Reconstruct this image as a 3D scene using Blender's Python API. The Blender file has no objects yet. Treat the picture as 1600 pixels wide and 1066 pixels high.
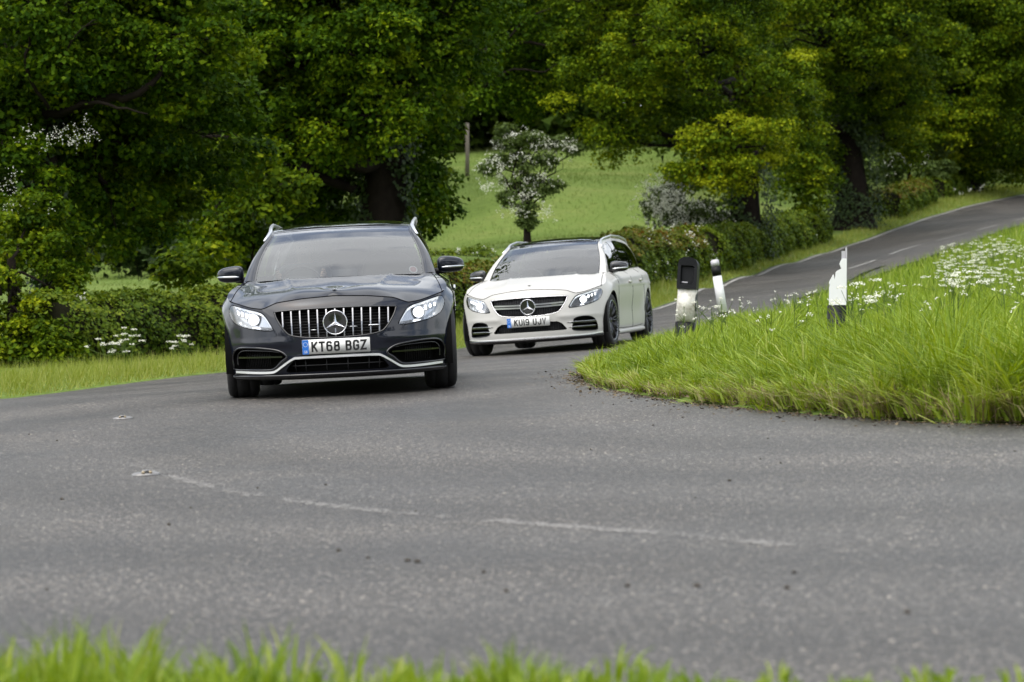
import bpy, bmesh, math, random
import numpy as np
from mathutils import Vector, Matrix, Euler
from mathutils.geometry import delaunay_2d_cdt

rng = np.random.default_rng(7)
random.seed(7)
scene = bpy.context.scene
COL = scene.collection

# ------------------------------------------------------------------ camera
F = 4444.0                       # focal length in photo pixels (100 mm on a 36 mm frame)
CAM_H = 1.0
PITCH = math.atan(114.0 / F)
cam_d = bpy.data.cameras.new('camera')
cam = bpy.data.objects.new('camera', cam_d); COL.objects.link(cam)
cam.location = (0, 0, CAM_H)
cam.rotation_euler = (math.pi/2 - PITCH, 0, 0)
cam_d.lens = 100; cam_d.sensor_width = 36
cam_d.clip_start = 0.1; cam_d.clip_end = 3000
cam_d.dof.use_dof = True; cam_d.dof.focus_distance = 23.0; cam_d.dof.aperture_fstop = 4.8
scene.camera = cam

# ------------------------------------------------------------------ world, sun, exposure
SUN_EL = math.radians(62); SUN_AZ = math.radians(222)      # azimuth from +Y clockwise: high on the left, a little behind the camera
world = bpy.data.worlds.new('World'); scene.world = world; world.use_nodes = True
wn = world.node_tree; wn.nodes.clear()
def wnode(t, **k):
    n = wn.nodes.new(t)
    for a, b in k.items(): setattr(n, a, b)
    return n
sky = wnode('ShaderNodeTexSky'); sky.sky_type = 'NISHITA'; sky.sun_disc = False
sky.sun_elevation = SUN_EL; sky.sun_rotation = SUN_AZ; sky.dust_density = 3.0; sky.air_density = 1.0
tc = wnode('ShaderNodeTexCoord')
ns = wnode('ShaderNodeTexNoise'); ns.inputs['Scale'].default_value = 2.6; ns.inputs['Detail'].default_value = 7; ns.inputs['Roughness'].default_value = 0.55
mp = wnode('ShaderNodeMapping'); mp.inputs['Scale'].default_value = (1, 1, 2.2)
wn.links.new(tc.outputs['Generated'], mp.inputs['Vector']); wn.links.new(mp.outputs['Vector'], ns.inputs['Vector'])
rp = wnode('ShaderNodeValToRGB'); rp.color_ramp.elements[0].position = 0.40; rp.color_ramp.elements[1].position = 0.56
rp.color_ramp.elements[0].color = (0.18, 0.18, 0.18, 1); rp.color_ramp.elements[1].color = (1, 1, 1, 1)
wn.links.new(ns.outputs['Fac'], rp.inputs['Fac'])
cl = wnode('ShaderNodeMix'); cl.data_type = 'RGBA'
bw = wnode('ShaderNodeHueSaturation'); bw.inputs['Saturation'].default_value = 0.08; bw.inputs['Value'].default_value = 2.3
wn.links.new(sky.outputs['Color'], bw.inputs['Color'])
oc = wnode('ShaderNodeMix'); oc.data_type = 'RGBA'; oc.inputs['Factor'].default_value = 0.65; oc.inputs[7].default_value = (8.4, 8.7, 9.0, 1)
wn.links.new(bw.outputs['Color'], oc.inputs[6])
wn.links.new(rp.outputs['Color'], cl.inputs['Factor'])
wn.links.new(sky.outputs['Color'], cl.inputs[6]); wn.links.new(oc.outputs[2], cl.inputs[7])
bg = wnode('ShaderNodeBackground'); bg.inputs['Strength'].default_value = 0.15
wo = wnode('ShaderNodeOutputWorld')
wn.links.new(cl.outputs[2], bg.inputs['Color']); wn.links.new(bg.outputs['Background'], wo.inputs['Surface'])

sun_d = bpy.data.lights.new('sun', 'SUN'); sun_d.energy = 1.5; sun_d.angle = math.radians(70); sun_d.color = (1.0, 0.95, 0.86)
sun = bpy.data.objects.new('sun', sun_d); COL.objects.link(sun)
sdir = Vector((math.sin(SUN_AZ)*math.cos(SUN_EL), math.cos(SUN_AZ)*math.cos(SUN_EL), math.sin(SUN_EL)))
sun.rotation_euler = sdir.to_track_quat('Z', 'Y').to_euler()

scene.view_settings.view_transform = 'Standard'; scene.view_settings.look = 'None'
scene.view_settings.exposure = 0.58; scene.view_settings.gamma = 1.0
scene.view_settings.use_curve_mapping = False
scene.render.engine = 'CYCLES'

# ------------------------------------------------------------------ helpers
cP, sP = math.cos(PITCH), math.sin(PITCH)
def at(px, py, D):
    """world point at depth y=D that sits on the sight line of photo pixel (px,py)"""
    a = (px-800)/F; b = -(py-533)/F
    v = (a, b*sP + cP, b*cP - sP)
    k = D / v[1]
    return np.array((v[0]*k, D, CAM_H + v[2]*k))

def tag(o, label=None, cat=None, group=None, kind=None):
    if label: o['label'] = label
    if cat: o['category'] = cat
    if group: o['group'] = group
    if kind: o['kind'] = kind
    return o

def empty(name, loc=(0,0,0), rot=(0,0,0)):
    o = bpy.data.objects.new(name, None); COL.objects.link(o)
    o.location = loc; o.rotation_euler = rot; o.empty_display_size = 0.2
    return o

def link_mesh(name, me, mat, parent=None, smooth=True):
    if mat is not None:
        for m in (mat if isinstance(mat, (list, tuple)) else [mat]): me.materials.append(m)
    if smooth: me.polygons.foreach_set('use_smooth', np.ones(len(me.polygons), dtype=bool))
    o = bpy.data.objects.new(name, me); COL.objects.link(o)
    if parent is not None: o.parent = parent
    return o

def mesh_obj(name, verts, faces, mat, parent=None, smooth=True):
    me = bpy.data.meshes.new(name)
    me.from_pydata([tuple(map(float, v)) for v in verts], [], [tuple(int(i) for i in f) for f in faces])
    me.update()
    return link_mesh(name, me, mat, parent, smooth)

def raw_mesh(name, V, loops, starts, attrs=None):
    me = bpy.data.meshes.new(name)
    V = np.asarray(V, dtype=np.float32)
    me.vertices.add(len(V)); me.vertices.foreach_set('co', V.ravel())
    me.loops.add(len(loops)); me.loops.foreach_set('vertex_index', np.asarray(loops, dtype=np.int32))
    me.polygons.add(len(starts)); me.polygons.foreach_set('loop_start', np.asarray(starts, dtype=np.int32))
    if attrs:
        for k, a in attrs.items():
            at_ = me.attributes.new(k, 'FLOAT', 'POINT'); at_.data.foreach_set('value', np.asarray(a, dtype=np.float32))
    me.update(calc_edges=True); me.validate()
    return me

def smooth01(x): x = np.clip(x, 0, 1); return x*x*(3-2*x)

class MB:
    """collects geometry for one mesh"""
    def __init__(s): s.v = []; s.f = []
    def add(s, V, Fc):
        n = len(s.v); s.v += [tuple(map(float, v)) for v in V]; s.f += [tuple(i+n for i in f) for f in Fc]
        return s
    def box(s, c, d, bev=0.0, M=None):
        bm = bmesh.new(); bmesh.ops.create_cube(bm, size=1)
        for v in bm.verts: v.co = Vector((v.co.x*d[0], v.co.y*d[1], v.co.z*d[2]))
        if bev > 0: bmesh.ops.bevel(bm, geom=bm.edges[:], offset=bev, segments=2, affect='EDGES')
        bm.verts.index_update()
        V = [(M @ v.co if M else v.co) + Vector(c) for v in bm.verts]
        Fc = [[v.index for v in f.verts] for f in bm.faces]; bm.free()
        return s.add(V, Fc)
    def tube(s, pts, r, n=8, cap=True):
        pts = [Vector(p) for p in pts]; m = len(pts)
        rr = r if hasattr(r, '__len__') else [r]*m
        V = []; Fc = []; ref = None
        for i, p in enumerate(pts):
            t = (pts[min(i+1, m-1)] - pts[max(i-1, 0)])
            t = t.normalized() if t.length > 1e-9 else Vector((0,0,1))
            if ref is None: ref = Vector((1,0,0)) if abs(t.x) < 0.8 else Vector((0,0,1))
            a = (ref - t*ref.dot(t)).normalized(); b = t.cross(a); ref = a
            for k in range(n):
                an = 2*math.pi*k/n; V.append(p + (a*math.cos(an) + b*math.sin(an))*rr[i])
        for i in range(m-1):
            for k in range(n):
                Fc.append((i*n+k, i*n+(k+1)%n, (i+1)*n+(k+1)%n, (i+1)*n+k))
        if cap: Fc.append(tuple(range(n))[::-1]); Fc.append(tuple((m-1)*n+k for k in range(n)))
        return s.add(V, Fc)
    def lathe(s, prof, n=32, axis='x', c=(0,0,0), closed=False):
        V = []; Fc = []; m = len(prof)
        for k in range(n):
            an = 2*math.pi*k/n; ca, sa = math.cos(an), math.sin(an)
            for (a, r) in prof:
                if axis == 'x': V.append((c[0]+a, c[1]+r*ca, c[2]+r*sa))
                elif axis == 'y': V.append((c[0]+r*ca, c[1]+a, c[2]+r*sa))
                else: V.append((c[0]+r*ca, c[1]+r*sa, c[2]+a))
        for k in range(n):
            k2 = (k+1) % n
            for i in range(m if closed else m-1):
                j = (i+1) % m
                Fc.append((k*m+i, k*m+j, k2*m+j, k2*m+i))
        return s.add(V, Fc)
    def build(s, name, mat, parent=None, smooth=True):
        return mesh_obj(name, s.v, s.f, mat, parent, smooth)

def superq(c, r, e=0.6, nu=20, nv=14, fn=None):
    """rounded-box surface"""
    V = []; Fc = []
    p = lambda t: math.copysign(abs(t)**e, t)
    for j in range(nv+1):
        ph = -math.pi/2 + math.pi*j/nv
        for i in range(nu):
            th = 2*math.pi*i/nu
            v = (r[0]*p(math.cos(ph))*p(math.cos(th)), r[1]*p(math.cos(ph))*p(math.sin(th)), r[2]*p(math.sin(ph)))
            if fn: v = fn(*v)
            V.append((v[0]+c[0], v[1]+c[1], v[2]+c[2]))
    for j in range(nv):
        for i in range(nu):
            Fc.append((j*nu+i, j*nu+(i+1)%nu, (j+1)*nu+(i+1)%nu, (j+1)*nu+i))
    return V, Fc

def tps_fit(P, Z, reg=0.0):
    P = np.asarray(P, float); Z = np.asarray(Z, float); n = len(P)
    d = np.linalg.norm(P[:,None]-P[None], axis=2); K = np.where(d > 1e-12, d*d*np.log(d+1e-12), 0) + reg*np.eye(n)
    A = np.zeros((n+3, n+3)); A[:n,:n] = K; A[:n,n] = 1; A[:n,n+1:] = P; A[n,:n] = 1; A[n+1:,:n] = P.T
    return P, np.linalg.solve(A, np.concatenate([Z, np.zeros(3)]))
def tps_eval(m, Q):
    P, c = m; Q = np.atleast_2d(np.asarray(Q, float)); out = np.empty(len(Q)); n = len(P)
    for i in range(0, len(Q), 20000):
        q = Q[i:i+20000]; d = np.linalg.norm(q[:,None]-P[None], axis=2)
        out[i:i+20000] = np.where(d > 1e-12, d*d*np.log(d+1e-12), 0) @ c[:n] + c[n] + q @ c[n+1:]
    return out

def in_poly(Q, poly):
    Q = np.atleast_2d(Q); poly = np.asarray(poly); inside = np.zeros(len(Q), bool)
    x, y = Q[:,0], Q[:,1]; n = len(poly)
    for i in range(n):
        x1, y1 = poly[i]; x2, y2 = poly[(i+1) % n]
        if y1 == y2: continue
        c = ((y1 > y) != (y2 > y)) & (x < (x2-x1)*(y-y1)/(y2-y1) + x1)
        inside ^= c
    return inside
def dist_line(Q, line):
    Q = np.atleast_2d(Q); d = np.full(len(Q), 1e9); line = np.asarray(line, float)
    for a, b in zip(line[:-1], line[1:]):
        ab = b-a; t = np.clip(((Q-a) @ ab)/max(ab@ab, 1e-12), 0, 1)
        d = np.minimum(d, np.linalg.norm(Q - (a + t[:,None]*ab), axis=1))
    return d
def resample(line, step, closed=False):
    L = np.asarray(line, float)
    if closed: L = np.vstack([L, L[:1]])
    s = np.concatenate([[0], np.cumsum(np.linalg.norm(np.diff(L, axis=0), axis=1))])
    n = max(2, int(round(s[-1]/step)))
    t = np.linspace(0, s[-1], n+1)
    if closed: t = t[:-1]
    return np.stack([np.interp(t, s, L[:,k]) for k in range(L.shape[1])], axis=1)
def catmull(line, sub=8, closed=False):
    L = np.asarray(line, float); n = len(L); out = []
    for i in range(n if closed else n-1):
        if closed: p0, p1, p2, p3 = L[(i-1)%n], L[i], L[(i+1)%n], L[(i+2)%n]
        else: p0, p1, p2, p3 = L[max(i-1,0)], L[i], L[i+1], L[min(i+2,n-1)]
        for k in range(sub):
            t = k/sub
            out.append(0.5*((2*p1)+(-p0+p2)*t+(2*p0-5*p1+4*p2-p3)*t*t+(-p0+3*p1-3*p2+p3)*t**3))
    if not closed: out.append(L[-1])
    return np.array(out)

def cdt(loops, pts, keep):
    """constrained triangulation of closed loops + free points; keep(centroids)->mask"""
    vs = []; es = []
    for lp in loops:
        n0 = len(vs); vs += [Vector((float(a), float(b))) for a, b in lp]
        es += [(n0+i, n0+(i+1) % len(lp)) for i in range(len(lp))]
    vs += [Vector((float(a), float(b))) for a, b in pts]
    ov, oe, of, *_ = delaunay_2d_cdt(vs, es, [], 0, 1e-5)
    V = np.array([(v.x, v.y) for v in ov]); T = np.array([f for f in of if len(f) == 3])
    c = V[T].mean(axis=1); T = T[keep(c)]
    used = np.unique(T); re = -np.ones(len(V), int); re[used] = np.arange(len(used))
    return V[used], re[T]

# ------------------------------------------------------------------ materials
def mat_new(name):
    m = bpy.data.materials.new(name); m.use_nodes = True
    nt = m.node_tree; b = nt.nodes['Principled BSDF']; return m, nt, b
def simple(name, col, rough=0.5, metal=0.0, coat=0.0, spec=0.5, emit=None, estr=0, noise=0.0, nscale=30, bump=0.0):
    m, nt, b = mat_new(name)
    b.inputs['Base Color'].default_value = (*col, 1); b.inputs['Roughness'].default_value = rough
    b.inputs['Metallic'].default_value = metal; b.inputs['Coat Weight'].default_value = coat; b.inputs['Coat Roughness'].default_value = 0.02
    b.inputs['Specular IOR Level'].default_value = spec
    if emit: b.inputs['Emission Color'].default_value = (*emit, 1); b.inputs['Emission Strength'].default_value = estr
    if noise > 0 or bump > 0:
        t = nt.nodes.new('ShaderNodeTexCoord'); n = nt.nodes.new('ShaderNodeTexNoise'); n.inputs['Scale'].default_value = nscale; n.inputs['Detail'].default_value = 6
        nt.links.new(t.outputs['Object'], n.inputs['Vector'])
        if noise > 0:
            mx = nt.nodes.new('ShaderNodeMix'); mx.data_type = 'RGBA'
            mx.inputs[6].default_value = (*[c*(1-noise) for c in col], 1); mx.inputs[7].default_value = (*[min(1, c*(1+noise)) for c in col], 1)
            nt.links.new(n.outputs['Fac'], mx.inputs['Factor']); nt.links.new(mx.outputs[2], b.inputs['Base Color'])
        if bump > 0:
            bp = nt.nodes.new('ShaderNodeBump'); bp.inputs['Strength'].default_value = bump; bp.inputs['Distance'].default_value = 0.02
            nt.links.new(n.outputs['Fac'], bp.inputs['Height']); nt.links.new(bp.outputs['Normal'], b.inputs['Normal'])
    return m

def leaf_mat(name, cols, transl=0.35, rough=0.45, spec=0.35):
    """colour picked per leaf from the stored random value; thin leaves let some light through"""
    m, nt, b = mat_new(name)
    a = nt.nodes.new('ShaderNodeAttribute'); a.attribute_name = 'rnd'
    r = nt.nodes.new('ShaderNodeValToRGB'); els = r.color_ramp.elements
    while len(els) < len(cols): els.new(0.5)
    for i, c in enumerate(cols):
        els[i].position = i/(len(cols)-1) if len(c) == 3 else c[3]; els[i].color = (*c[:3], 1)
    nt.links.new(a.outputs['Fac'], r.inputs['Fac'])
    nt.links.new(r.outputs['Color'], b.inputs['Base Color'])
    b.inputs['Roughness'].default_value = rough; b.inputs['Specular IOR Level'].default_value = spec
    tr = nt.nodes.new('ShaderNodeBsdfTranslucent')
    hs = nt.nodes.new('ShaderNodeHueSaturation'); hs.inputs['Hue'].default_value = 0.485; hs.inputs['Saturation'].default_value = 1.15; hs.inputs['Value'].default_value = 1.25
    nt.links.new(r.outputs['Color'], hs.inputs['Color']); nt.links.new(hs.outputs['Color'], tr.inputs['Color'])
    mx = nt.nodes.new('ShaderNodeMixShader'); mx.inputs['Fac'].default_value = transl
    nt.links.new(b.outputs['BSDF'], mx.inputs[1]); nt.links.new(tr.outputs['BSDF'], mx.inputs[2])
    nt.links.new(mx.outputs['Shader'], nt.nodes['Material Output'].inputs['Surface'])
    return m

M = {}
M['oak'] = leaf_mat('oak_leaf', [(0.010,0.030,0.002), (0.030,0.068,0.002), (0.072,0.128,0.004), (0.180,0.240,0.006)], 0.26, 0.6, 0.06)
M['oak_bright'] = leaf_mat('young_oak_leaf', [(0.015,0.036,0.002), (0.048,0.088,0.003), (0.110,0.160,0.004), (0.24,0.275,0.008)], 0.24, 0.6, 0.06)
M['hedge'] = leaf_mat('hedge_leaf', [(0.028,0.058,0.005), (0.058,0.100,0.007), (0.105,0.155,0.010), (0.165,0.205,0.015)], 0.25, 0.6, 0.15)
M['hedge_red'] = leaf_mat('hedge_new_growth', [(0.035,0.060,0.008), (0.080,0.105,0.012), (0.13,0.13,0.018), (0.18,0.10,0.025)], 0.25, 0.6, 0.15)
M['hawthorn'] = leaf_mat('hawthorn_leaf', [(0.030,0.055,0.010), (0.065,0.100,0.018), (0.11,0.15,0.040)], 0.25, 0.6, 0.2)
M['blossom'] = leaf_mat('blossom', [(0.56,0.57,0.46), (0.76,0.76,0.69)], 0.3)
M['ivy'] = leaf_mat('ivy_leaf', [(0.013,0.028,0.006), (0.026,0.050,0.009), (0.045,0.070,0.013)], 0.15, 0.5, 0.25)
M['grass'] = leaf_mat('long_grass', [(0.055,0.105,0.008), (0.13,0.21,0.015), (0.22,0.31,0.028), (0.34,0.40,0.08), (0.52,0.47,0.24)], 0.30, 0.5, 0.25)
M['verge'] = leaf_mat('verge_grass', [(0.13,0.18,0.022), (0.20,0.25,0.035), (0.28,0.31,0.065), (0.40,0.36,0.15)], 0.3, 0.5, 0.3)
M['field_blade'] = leaf_mat('field_grass', [(0.095,0.150,0.030), (0.13,0.19,0.042), (0.175,0.23,0.06), (0.25,0.27,0.11)], 0.3, 0.6, 0.2)
M['deadgrass'] = leaf_mat('dead_grass', [(0.16,0.12,0.06), (0.26,0.20,0.10), (0.34,0.28,0.16)], 0.2, 0.7)
M['umbel'] = leaf_mat('umbel', [(0.62,0.62,0.50), (0.80,0.80,0.72)], 0.3)

M['bark'] = simple('bark', (0.013,0.010,0.0075), 0.95, spec=0.1, noise=0.7, nscale=7, bump=1.0)
M['twig'] = simple('twig', (0.045,0.034,0.024), 0.95)
M['hedge_core'] = simple('hedge_wood', (0.020,0.020,0.012), 1.0, spec=0.0)

def ground_mat():
    m, nt, b = mat_new('turf'); b.inputs['Roughness'].default_value = 0.95; b.inputs['Specular IOR Level'].default_value = 0.1
    t = nt.nodes.new('ShaderNodeTexCoord')
    n1 = nt.nodes.new('ShaderNodeTexNoise'); n1.inputs['Scale'].default_value = 0.22; n1.inputs['Detail'].default_value = 8; n1.inputs['Roughness'].default_value = 0.7
    n2 = nt.nodes.new('ShaderNodeTexNoise'); n2.inputs['Scale'].default_value = 5; n2.inputs['Detail'].default_value = 8
    r1 = nt.nodes.new('ShaderNodeValToRGB')
    e = r1.color_ramp.elements; e[0].position = 0.32; e[0].color = (0.095,0.145,0.030,1); e[1].position = 0.70; e[1].color = (0.17,0.20,0.06,1)
    x = e.new(0.5); x.color = (0.125,0.180,0.042,1)
    r2 = nt.nodes.new('ShaderNodeValToRGB'); r2.color_ramp.elements[0].color = (0.6,0.6,0.55,1); r2.color_ramp.elements[1].color = (1.25,1.25,1.15,1)
    mx = nt.nodes.new('ShaderNodeMix'); mx.data_type = 'RGBA'; mx.blend_type = 'MULTIPLY'; mx.inputs['Factor'].default_value = 1
    for n in (n1, n2): nt.links.new(t.outputs['Object'], n.inputs['Vector'])
    nt.links.new(n1.outputs['Fac'], r1.inputs['Fac']); nt.links.new(n2.outputs['Fac'], r2.inputs['Fac'])
    nt.links.new(r1.outputs['Color'], mx.inputs[6]); nt.links.new(r2.outputs['Color'], mx.inputs[7])
    nt.links.new(mx.outputs[2], b.inputs['Base Color'])
    bp = nt.nodes.new('ShaderNodeBump'); bp.inputs['Strength'].default_value = 0.6; bp.inputs['Distance'].default_value = 0.08
    nt.links.new(n2.outputs['Fac'], bp.inputs['Height']); nt.links.new(bp.outputs['Normal'], b.inputs['Normal'])
    return m
M['turf'] = ground_mat()

def asphalt_mat(name='asphalt', paint=None):
    """chippings of different greys, broad worn and damp patches, coarse relief; paint = worn white lining on top"""
    m, nt, b = mat_new(name)
    L = nt.links.new; N = nt.nodes.new
    t = N('ShaderNodeTexCoord')
    vo = N('ShaderNodeTexVoronoi'); vo.inputs['Scale'].default_value = 115
    vo2 = N('ShaderNodeTexVoronoi'); vo2.inputs['Scale'].default_value = 95
    n1 = N('ShaderNodeTexNoise'); n1.inputs['Scale'].default_value = 0.45; n1.inputs['Detail'].default_value = 9; n1.inputs['Roughness'].default_value = 0.62
    n2 = N('ShaderNodeTexNoise'); n2.inputs['Scale'].default_value = 55; n2.inputs['Detail'].default_value = 6; n2.inputs['Roughness'].default_value = 0.8
    for n in (vo, vo2, n1, n2): L(t.outputs['Object'], n.inputs['Vector'])
    sep = N('ShaderNodeSeparateColor'); L(vo.outputs['Color'], sep.inputs['Color'])
    r = N('ShaderNodeValToRGB'); e = r.color_ramp.elements
    e[0].position = 0; e[0].color = (0.014,0.014,0.015,1); e[1].position = 1; e[1].color = (0.34,0.32,0.29,1)
    for p, c in ((0.35,(0.029,0.027,0.025)), (0.75,(0.052,0.048,0.044)), (0.92,(0.135,0.126,0.114))):
        x = e.new(p); x.color = (*c, 1)
    L(sep.outputs['Red'], r.inputs['Fac'])
    sep2 = N('ShaderNodeSeparateColor'); L(vo2.outputs['Color'], sep2.inputs['Color'])
    r3 = N('ShaderNodeValToRGB'); e = r3.color_ramp.elements
    e[0].position = 0.93; e[0].color = (0.92,0.92,0.92,1); e[1].position = 0.99; e[1].color = (3.4,3.2,2.9,1)
    L(sep2.outputs['Green'], r3.inputs['Fac'])
    r2 = N('ShaderNodeValToRGB'); e = r2.color_ramp.elements
    e[0].position = 0.30; e[0].color = (0.58,0.59,0.62,1); e[1].position = 0.70; e[1].color = (1.36,1.33,1.28,1)
    L(n1.outputs['Fac'], r2.inputs['Fac'])
    mx = N('ShaderNodeMix'); mx.data_type = 'RGBA'; mx.blend_type = 'MULTIPLY'; mx.inputs['Factor'].default_value = 1
    L(r.outputs['Color'], mx.inputs[6]); L(r2.outputs['Color'], mx.inputs[7])
    mx3 = N('ShaderNodeMix'); mx3.data_type = 'RGBA'; mx3.blend_type = 'MULTIPLY'; mx3.inputs['Factor'].default_value = 1
    L(mx.outputs[2], mx3.inputs[6]); L(r3.outputs['Color'], mx3.inputs[7])
    out = mx3.outputs[2]
    # wheel bands: rings about the centre of the bend, broken up by noise
    sb = N('ShaderNodeVectorMath'); sb.operation = 'SUBTRACT'; sb.inputs[1].default_value = (5.2, 18.0, 0); L(t.outputs['Object'], sb.inputs[0])
    fl = N('ShaderNodeVectorMath'); fl.operation = 'MULTIPLY'; fl.inputs[1].default_value = (1, 1, 0); L(sb.outputs['Vector'], fl.inputs[0])
    ln = N('ShaderNodeVectorMath'); ln.operation = 'LENGTH'; L(fl.outputs['Vector'], ln.inputs[0])
    nw = N('ShaderNodeTexNoise'); nw.inputs['Scale'].default_value = 0.7; nw.inputs['Detail'].default_value = 4; L(t.outputs['Object'], nw.inputs['Vector'])
    ma = N('ShaderNodeMath'); ma.operation = 'MULTIPLY_ADD'; ma.inputs[1].default_value = 0.9; L(nw.outputs['Fac'], ma.inputs[0]); L(ln.outputs['Value'], ma.inputs[2])
    mw = N('ShaderNodeMath'); mw.operation = 'MULTIPLY'; mw.inputs[1].default_value = 3.9; L(ma.outputs['Value'], mw.inputs[0])
    si = N('ShaderNodeMath'); si.operation = 'SINE'; L(mw.outputs['Value'], si.inputs[0])
    rw = N('ShaderNodeMapRange'); rw.inputs['From Min'].default_value = -1; rw.inputs['From Max'].default_value = 1; rw.inputs['To Min'].default_value = 0.80; rw.inputs['To Max'].default_value = 1.20; L(si.outputs['Value'], rw.inputs['Value'])
    mw2 = N('ShaderNodeMix'); mw2.data_type = 'RGBA'; mw2.blend_type = 'MULTIPLY'; mw2.inputs['Factor'].default_value = 1; L(out, mw2.inputs[6]); L(rw.outputs['Result'], mw2.inputs[7]); out = mw2.outputs[2]
    if paint is not None:
        np_ = N('ShaderNodeTexNoise'); np_.inputs['Scale'].default_value = 14; np_.inputs['Detail'].default_value = 9; np_.inputs['Roughness'].default_value = 0.75
        L(t.outputs['Object'], np_.inputs['Vector'])
        rr = N('ShaderNodeValToRGB'); rr.color_ramp.elements[0].position = paint; rr.color_ramp.elements[1].position = paint+0.10
        L(np_.outputs['Fac'], rr.inputs['Fac'])
        mp_ = N('ShaderNodeMix'); mp_.data_type = 'RGBA'; mp_.inputs[7].default_value = (0.42,0.41,0.385,1)
        L(rr.outputs['Color'], mp_.inputs['Factor']); L(out, mp_.inputs[6]); out = mp_.outputs[2]
    L(out, b.inputs['Base Color'])
    rg = N('ShaderNodeMapRange'); rg.inputs['From Min'].default_value = 0.3; rg.inputs['From Max'].default_value = 0.7
    rg.inputs['To Min'].default_value = 0.38; rg.inputs['To Max'].default_value = 0.54; b.inputs['Specular IOR Level'].default_value = 0.5; b.inputs['Specular Tint'].default_value = (1.0, 0.95, 0.89, 1)
    L(n1.outputs['Fac'], rg.inputs['Value']); L(rg.outputs['Result'], b.inputs['Roughness'])
    ad = N('ShaderNodeMath'); ad.operation = 'ADD'; L(n2.outputs['Fac'], ad.inputs[0]); L(vo.outputs['Distance'], ad.inputs[1])
    bp = N('ShaderNodeBump'); bp.inputs['Strength'].default_value = 0.8; bp.inputs['Distance'].default_value = 0.010
    L(ad.outputs['Value'], bp.inputs['Height']); L(bp.outputs['Normal'], b.inputs['Normal'])
    return m
M['asphalt'] = asphalt_mat()
M['line_worn'] = asphalt_mat('worn_road_paint', 0.50)
M['line_far'] = asphalt_mat('road_paint', 0.34)
M['wet'] = simple('wet_asphalt', (0.018,0.018,0.019), 0.18, noise=0.3, nscale=3)
M['soil'] = simple('gritty_soil', (0.085,0.072,0.058), 0.95, noise=0.6, nscale=12, bump=0.8)

M['paint_black'] = simple('black_metallic_paint', (0.006,0.008,0.015), 0.30, metal=0.0, coat=0.9, spec=0.08)
M['paint_white'] = simple('pearl_white_paint', (0.47,0.462,0.437), 0.36, coat=0.22, spec=0.2)
M['gloss_black'] = simple('gloss_black', (0.008,0.008,0.010), 0.08, coat=0.6)
M['plastic'] = simple('black_plastic', (0.010,0.010,0.011), 0.55)
M['void'] = simple('dark_duct', (0.004,0.004,0.004), 0.9, spec=0.1)
M['chrome'] = simple('chrome', (0.80,0.80,0.82), 0.12, metal=1.0)
M['satin'] = simple('satin_silver', (0.62,0.63,0.65), 0.28, metal=1.0)
M['trim'] = simple('bright_trim', (0.86,0.86,0.87), 0.38, metal=0.85)
M['slat'] = simple('slat_silver', (0.30,0.30,0.31), 0.25, metal=1.0)
M['rubber'] = simple('tyre_rubber', (0.014,0.014,0.015), 0.75, noise=0.4, nscale=40)
M['rim'] = simple('dark_alloy', (0.045,0.046,0.050), 0.30, metal=0.8)
M['disc'] = simple('brake_disc', (0.30,0.30,0.31), 0.35, metal=1.0)
M['seam'] = simple('panel_gap', (0.004,0.004,0.004), 0.9, spec=0.0)
M['cabin'] = simple('cabin_trim', (0.012,0.012,0.013), 0.8)
M['led'] = simple('led_lamp', (0.9,0.92,1.0), 0.2, emit=(0.93,0.96,1.0), estr=5)
M['led_soft'] = simple('daytime_light', (0.85,0.88,0.92), 0.2, emit=(0.93,0.96,1.0), estr=0.3)
M['lamp_silver'] = simple('lamp_bezel', (0.50,0.51,0.53), 0.25, metal=0.9)
M['lamp_dark'] = simple('lamp_housing', (0.030,0.031,0.034), 0.25, coat=0.5)
M['plate_white'] = simple('plate_white', (0.72,0.72,0.70), 0.35)
M['plate_blue'] = simple('plate_blue', (0.02,0.16,0.58), 0.35)
M['plate_black'] = simple('plate_lettering', (0.010,0.010,0.010), 0.5)
M['plate_pale'] = simple('plate_pale_print', (0.75,0.78,0.80), 0.4)
M['skin'] = simple('skin', (0.56,0.37,0.28), 0.5)
M['hair'] = simple('fair_hair', (0.30,0.24,0.17), 0.7)
M['shirt'] = simple('grey_blue_shirt', (0.22,0.27,0.30), 0.9)
M['sticker_red'] = simple('sticker_red', (0.16,0.045,0.055), 0.5)
M['sticker_pale'] = simple('sticker_pale', (0.30,0.30,0.31), 0.5)
M['post_white'] = simple('post_white', (0.78,0.78,0.80), 0.5, noise=0.04, nscale=9)
M['post_black'] = simple('post_black', (0.006,0.0065,0.008), 0.5, spec=0.25, noise=0.3, nscale=14)
M['post_grey'] = simple('post_reflector', (0.48,0.47,0.50), 0.4)
M['pole'] = simple('weathered_pole', (0.16,0.14,0.11), 0.9, noise=0.3, nscale=8)
M['stone'] = simple('stone', (0.07,0.06,0.05), 0.9, noise=0.4, nscale=20)
M['cast'] = simple('cast_metal', (0.22,0.215,0.21), 0.45, metal=0.6, noise=0.3, nscale=30)
M['amber'] = simple('glass_bead', (0.30,0.24,0.15), 0.2)

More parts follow.
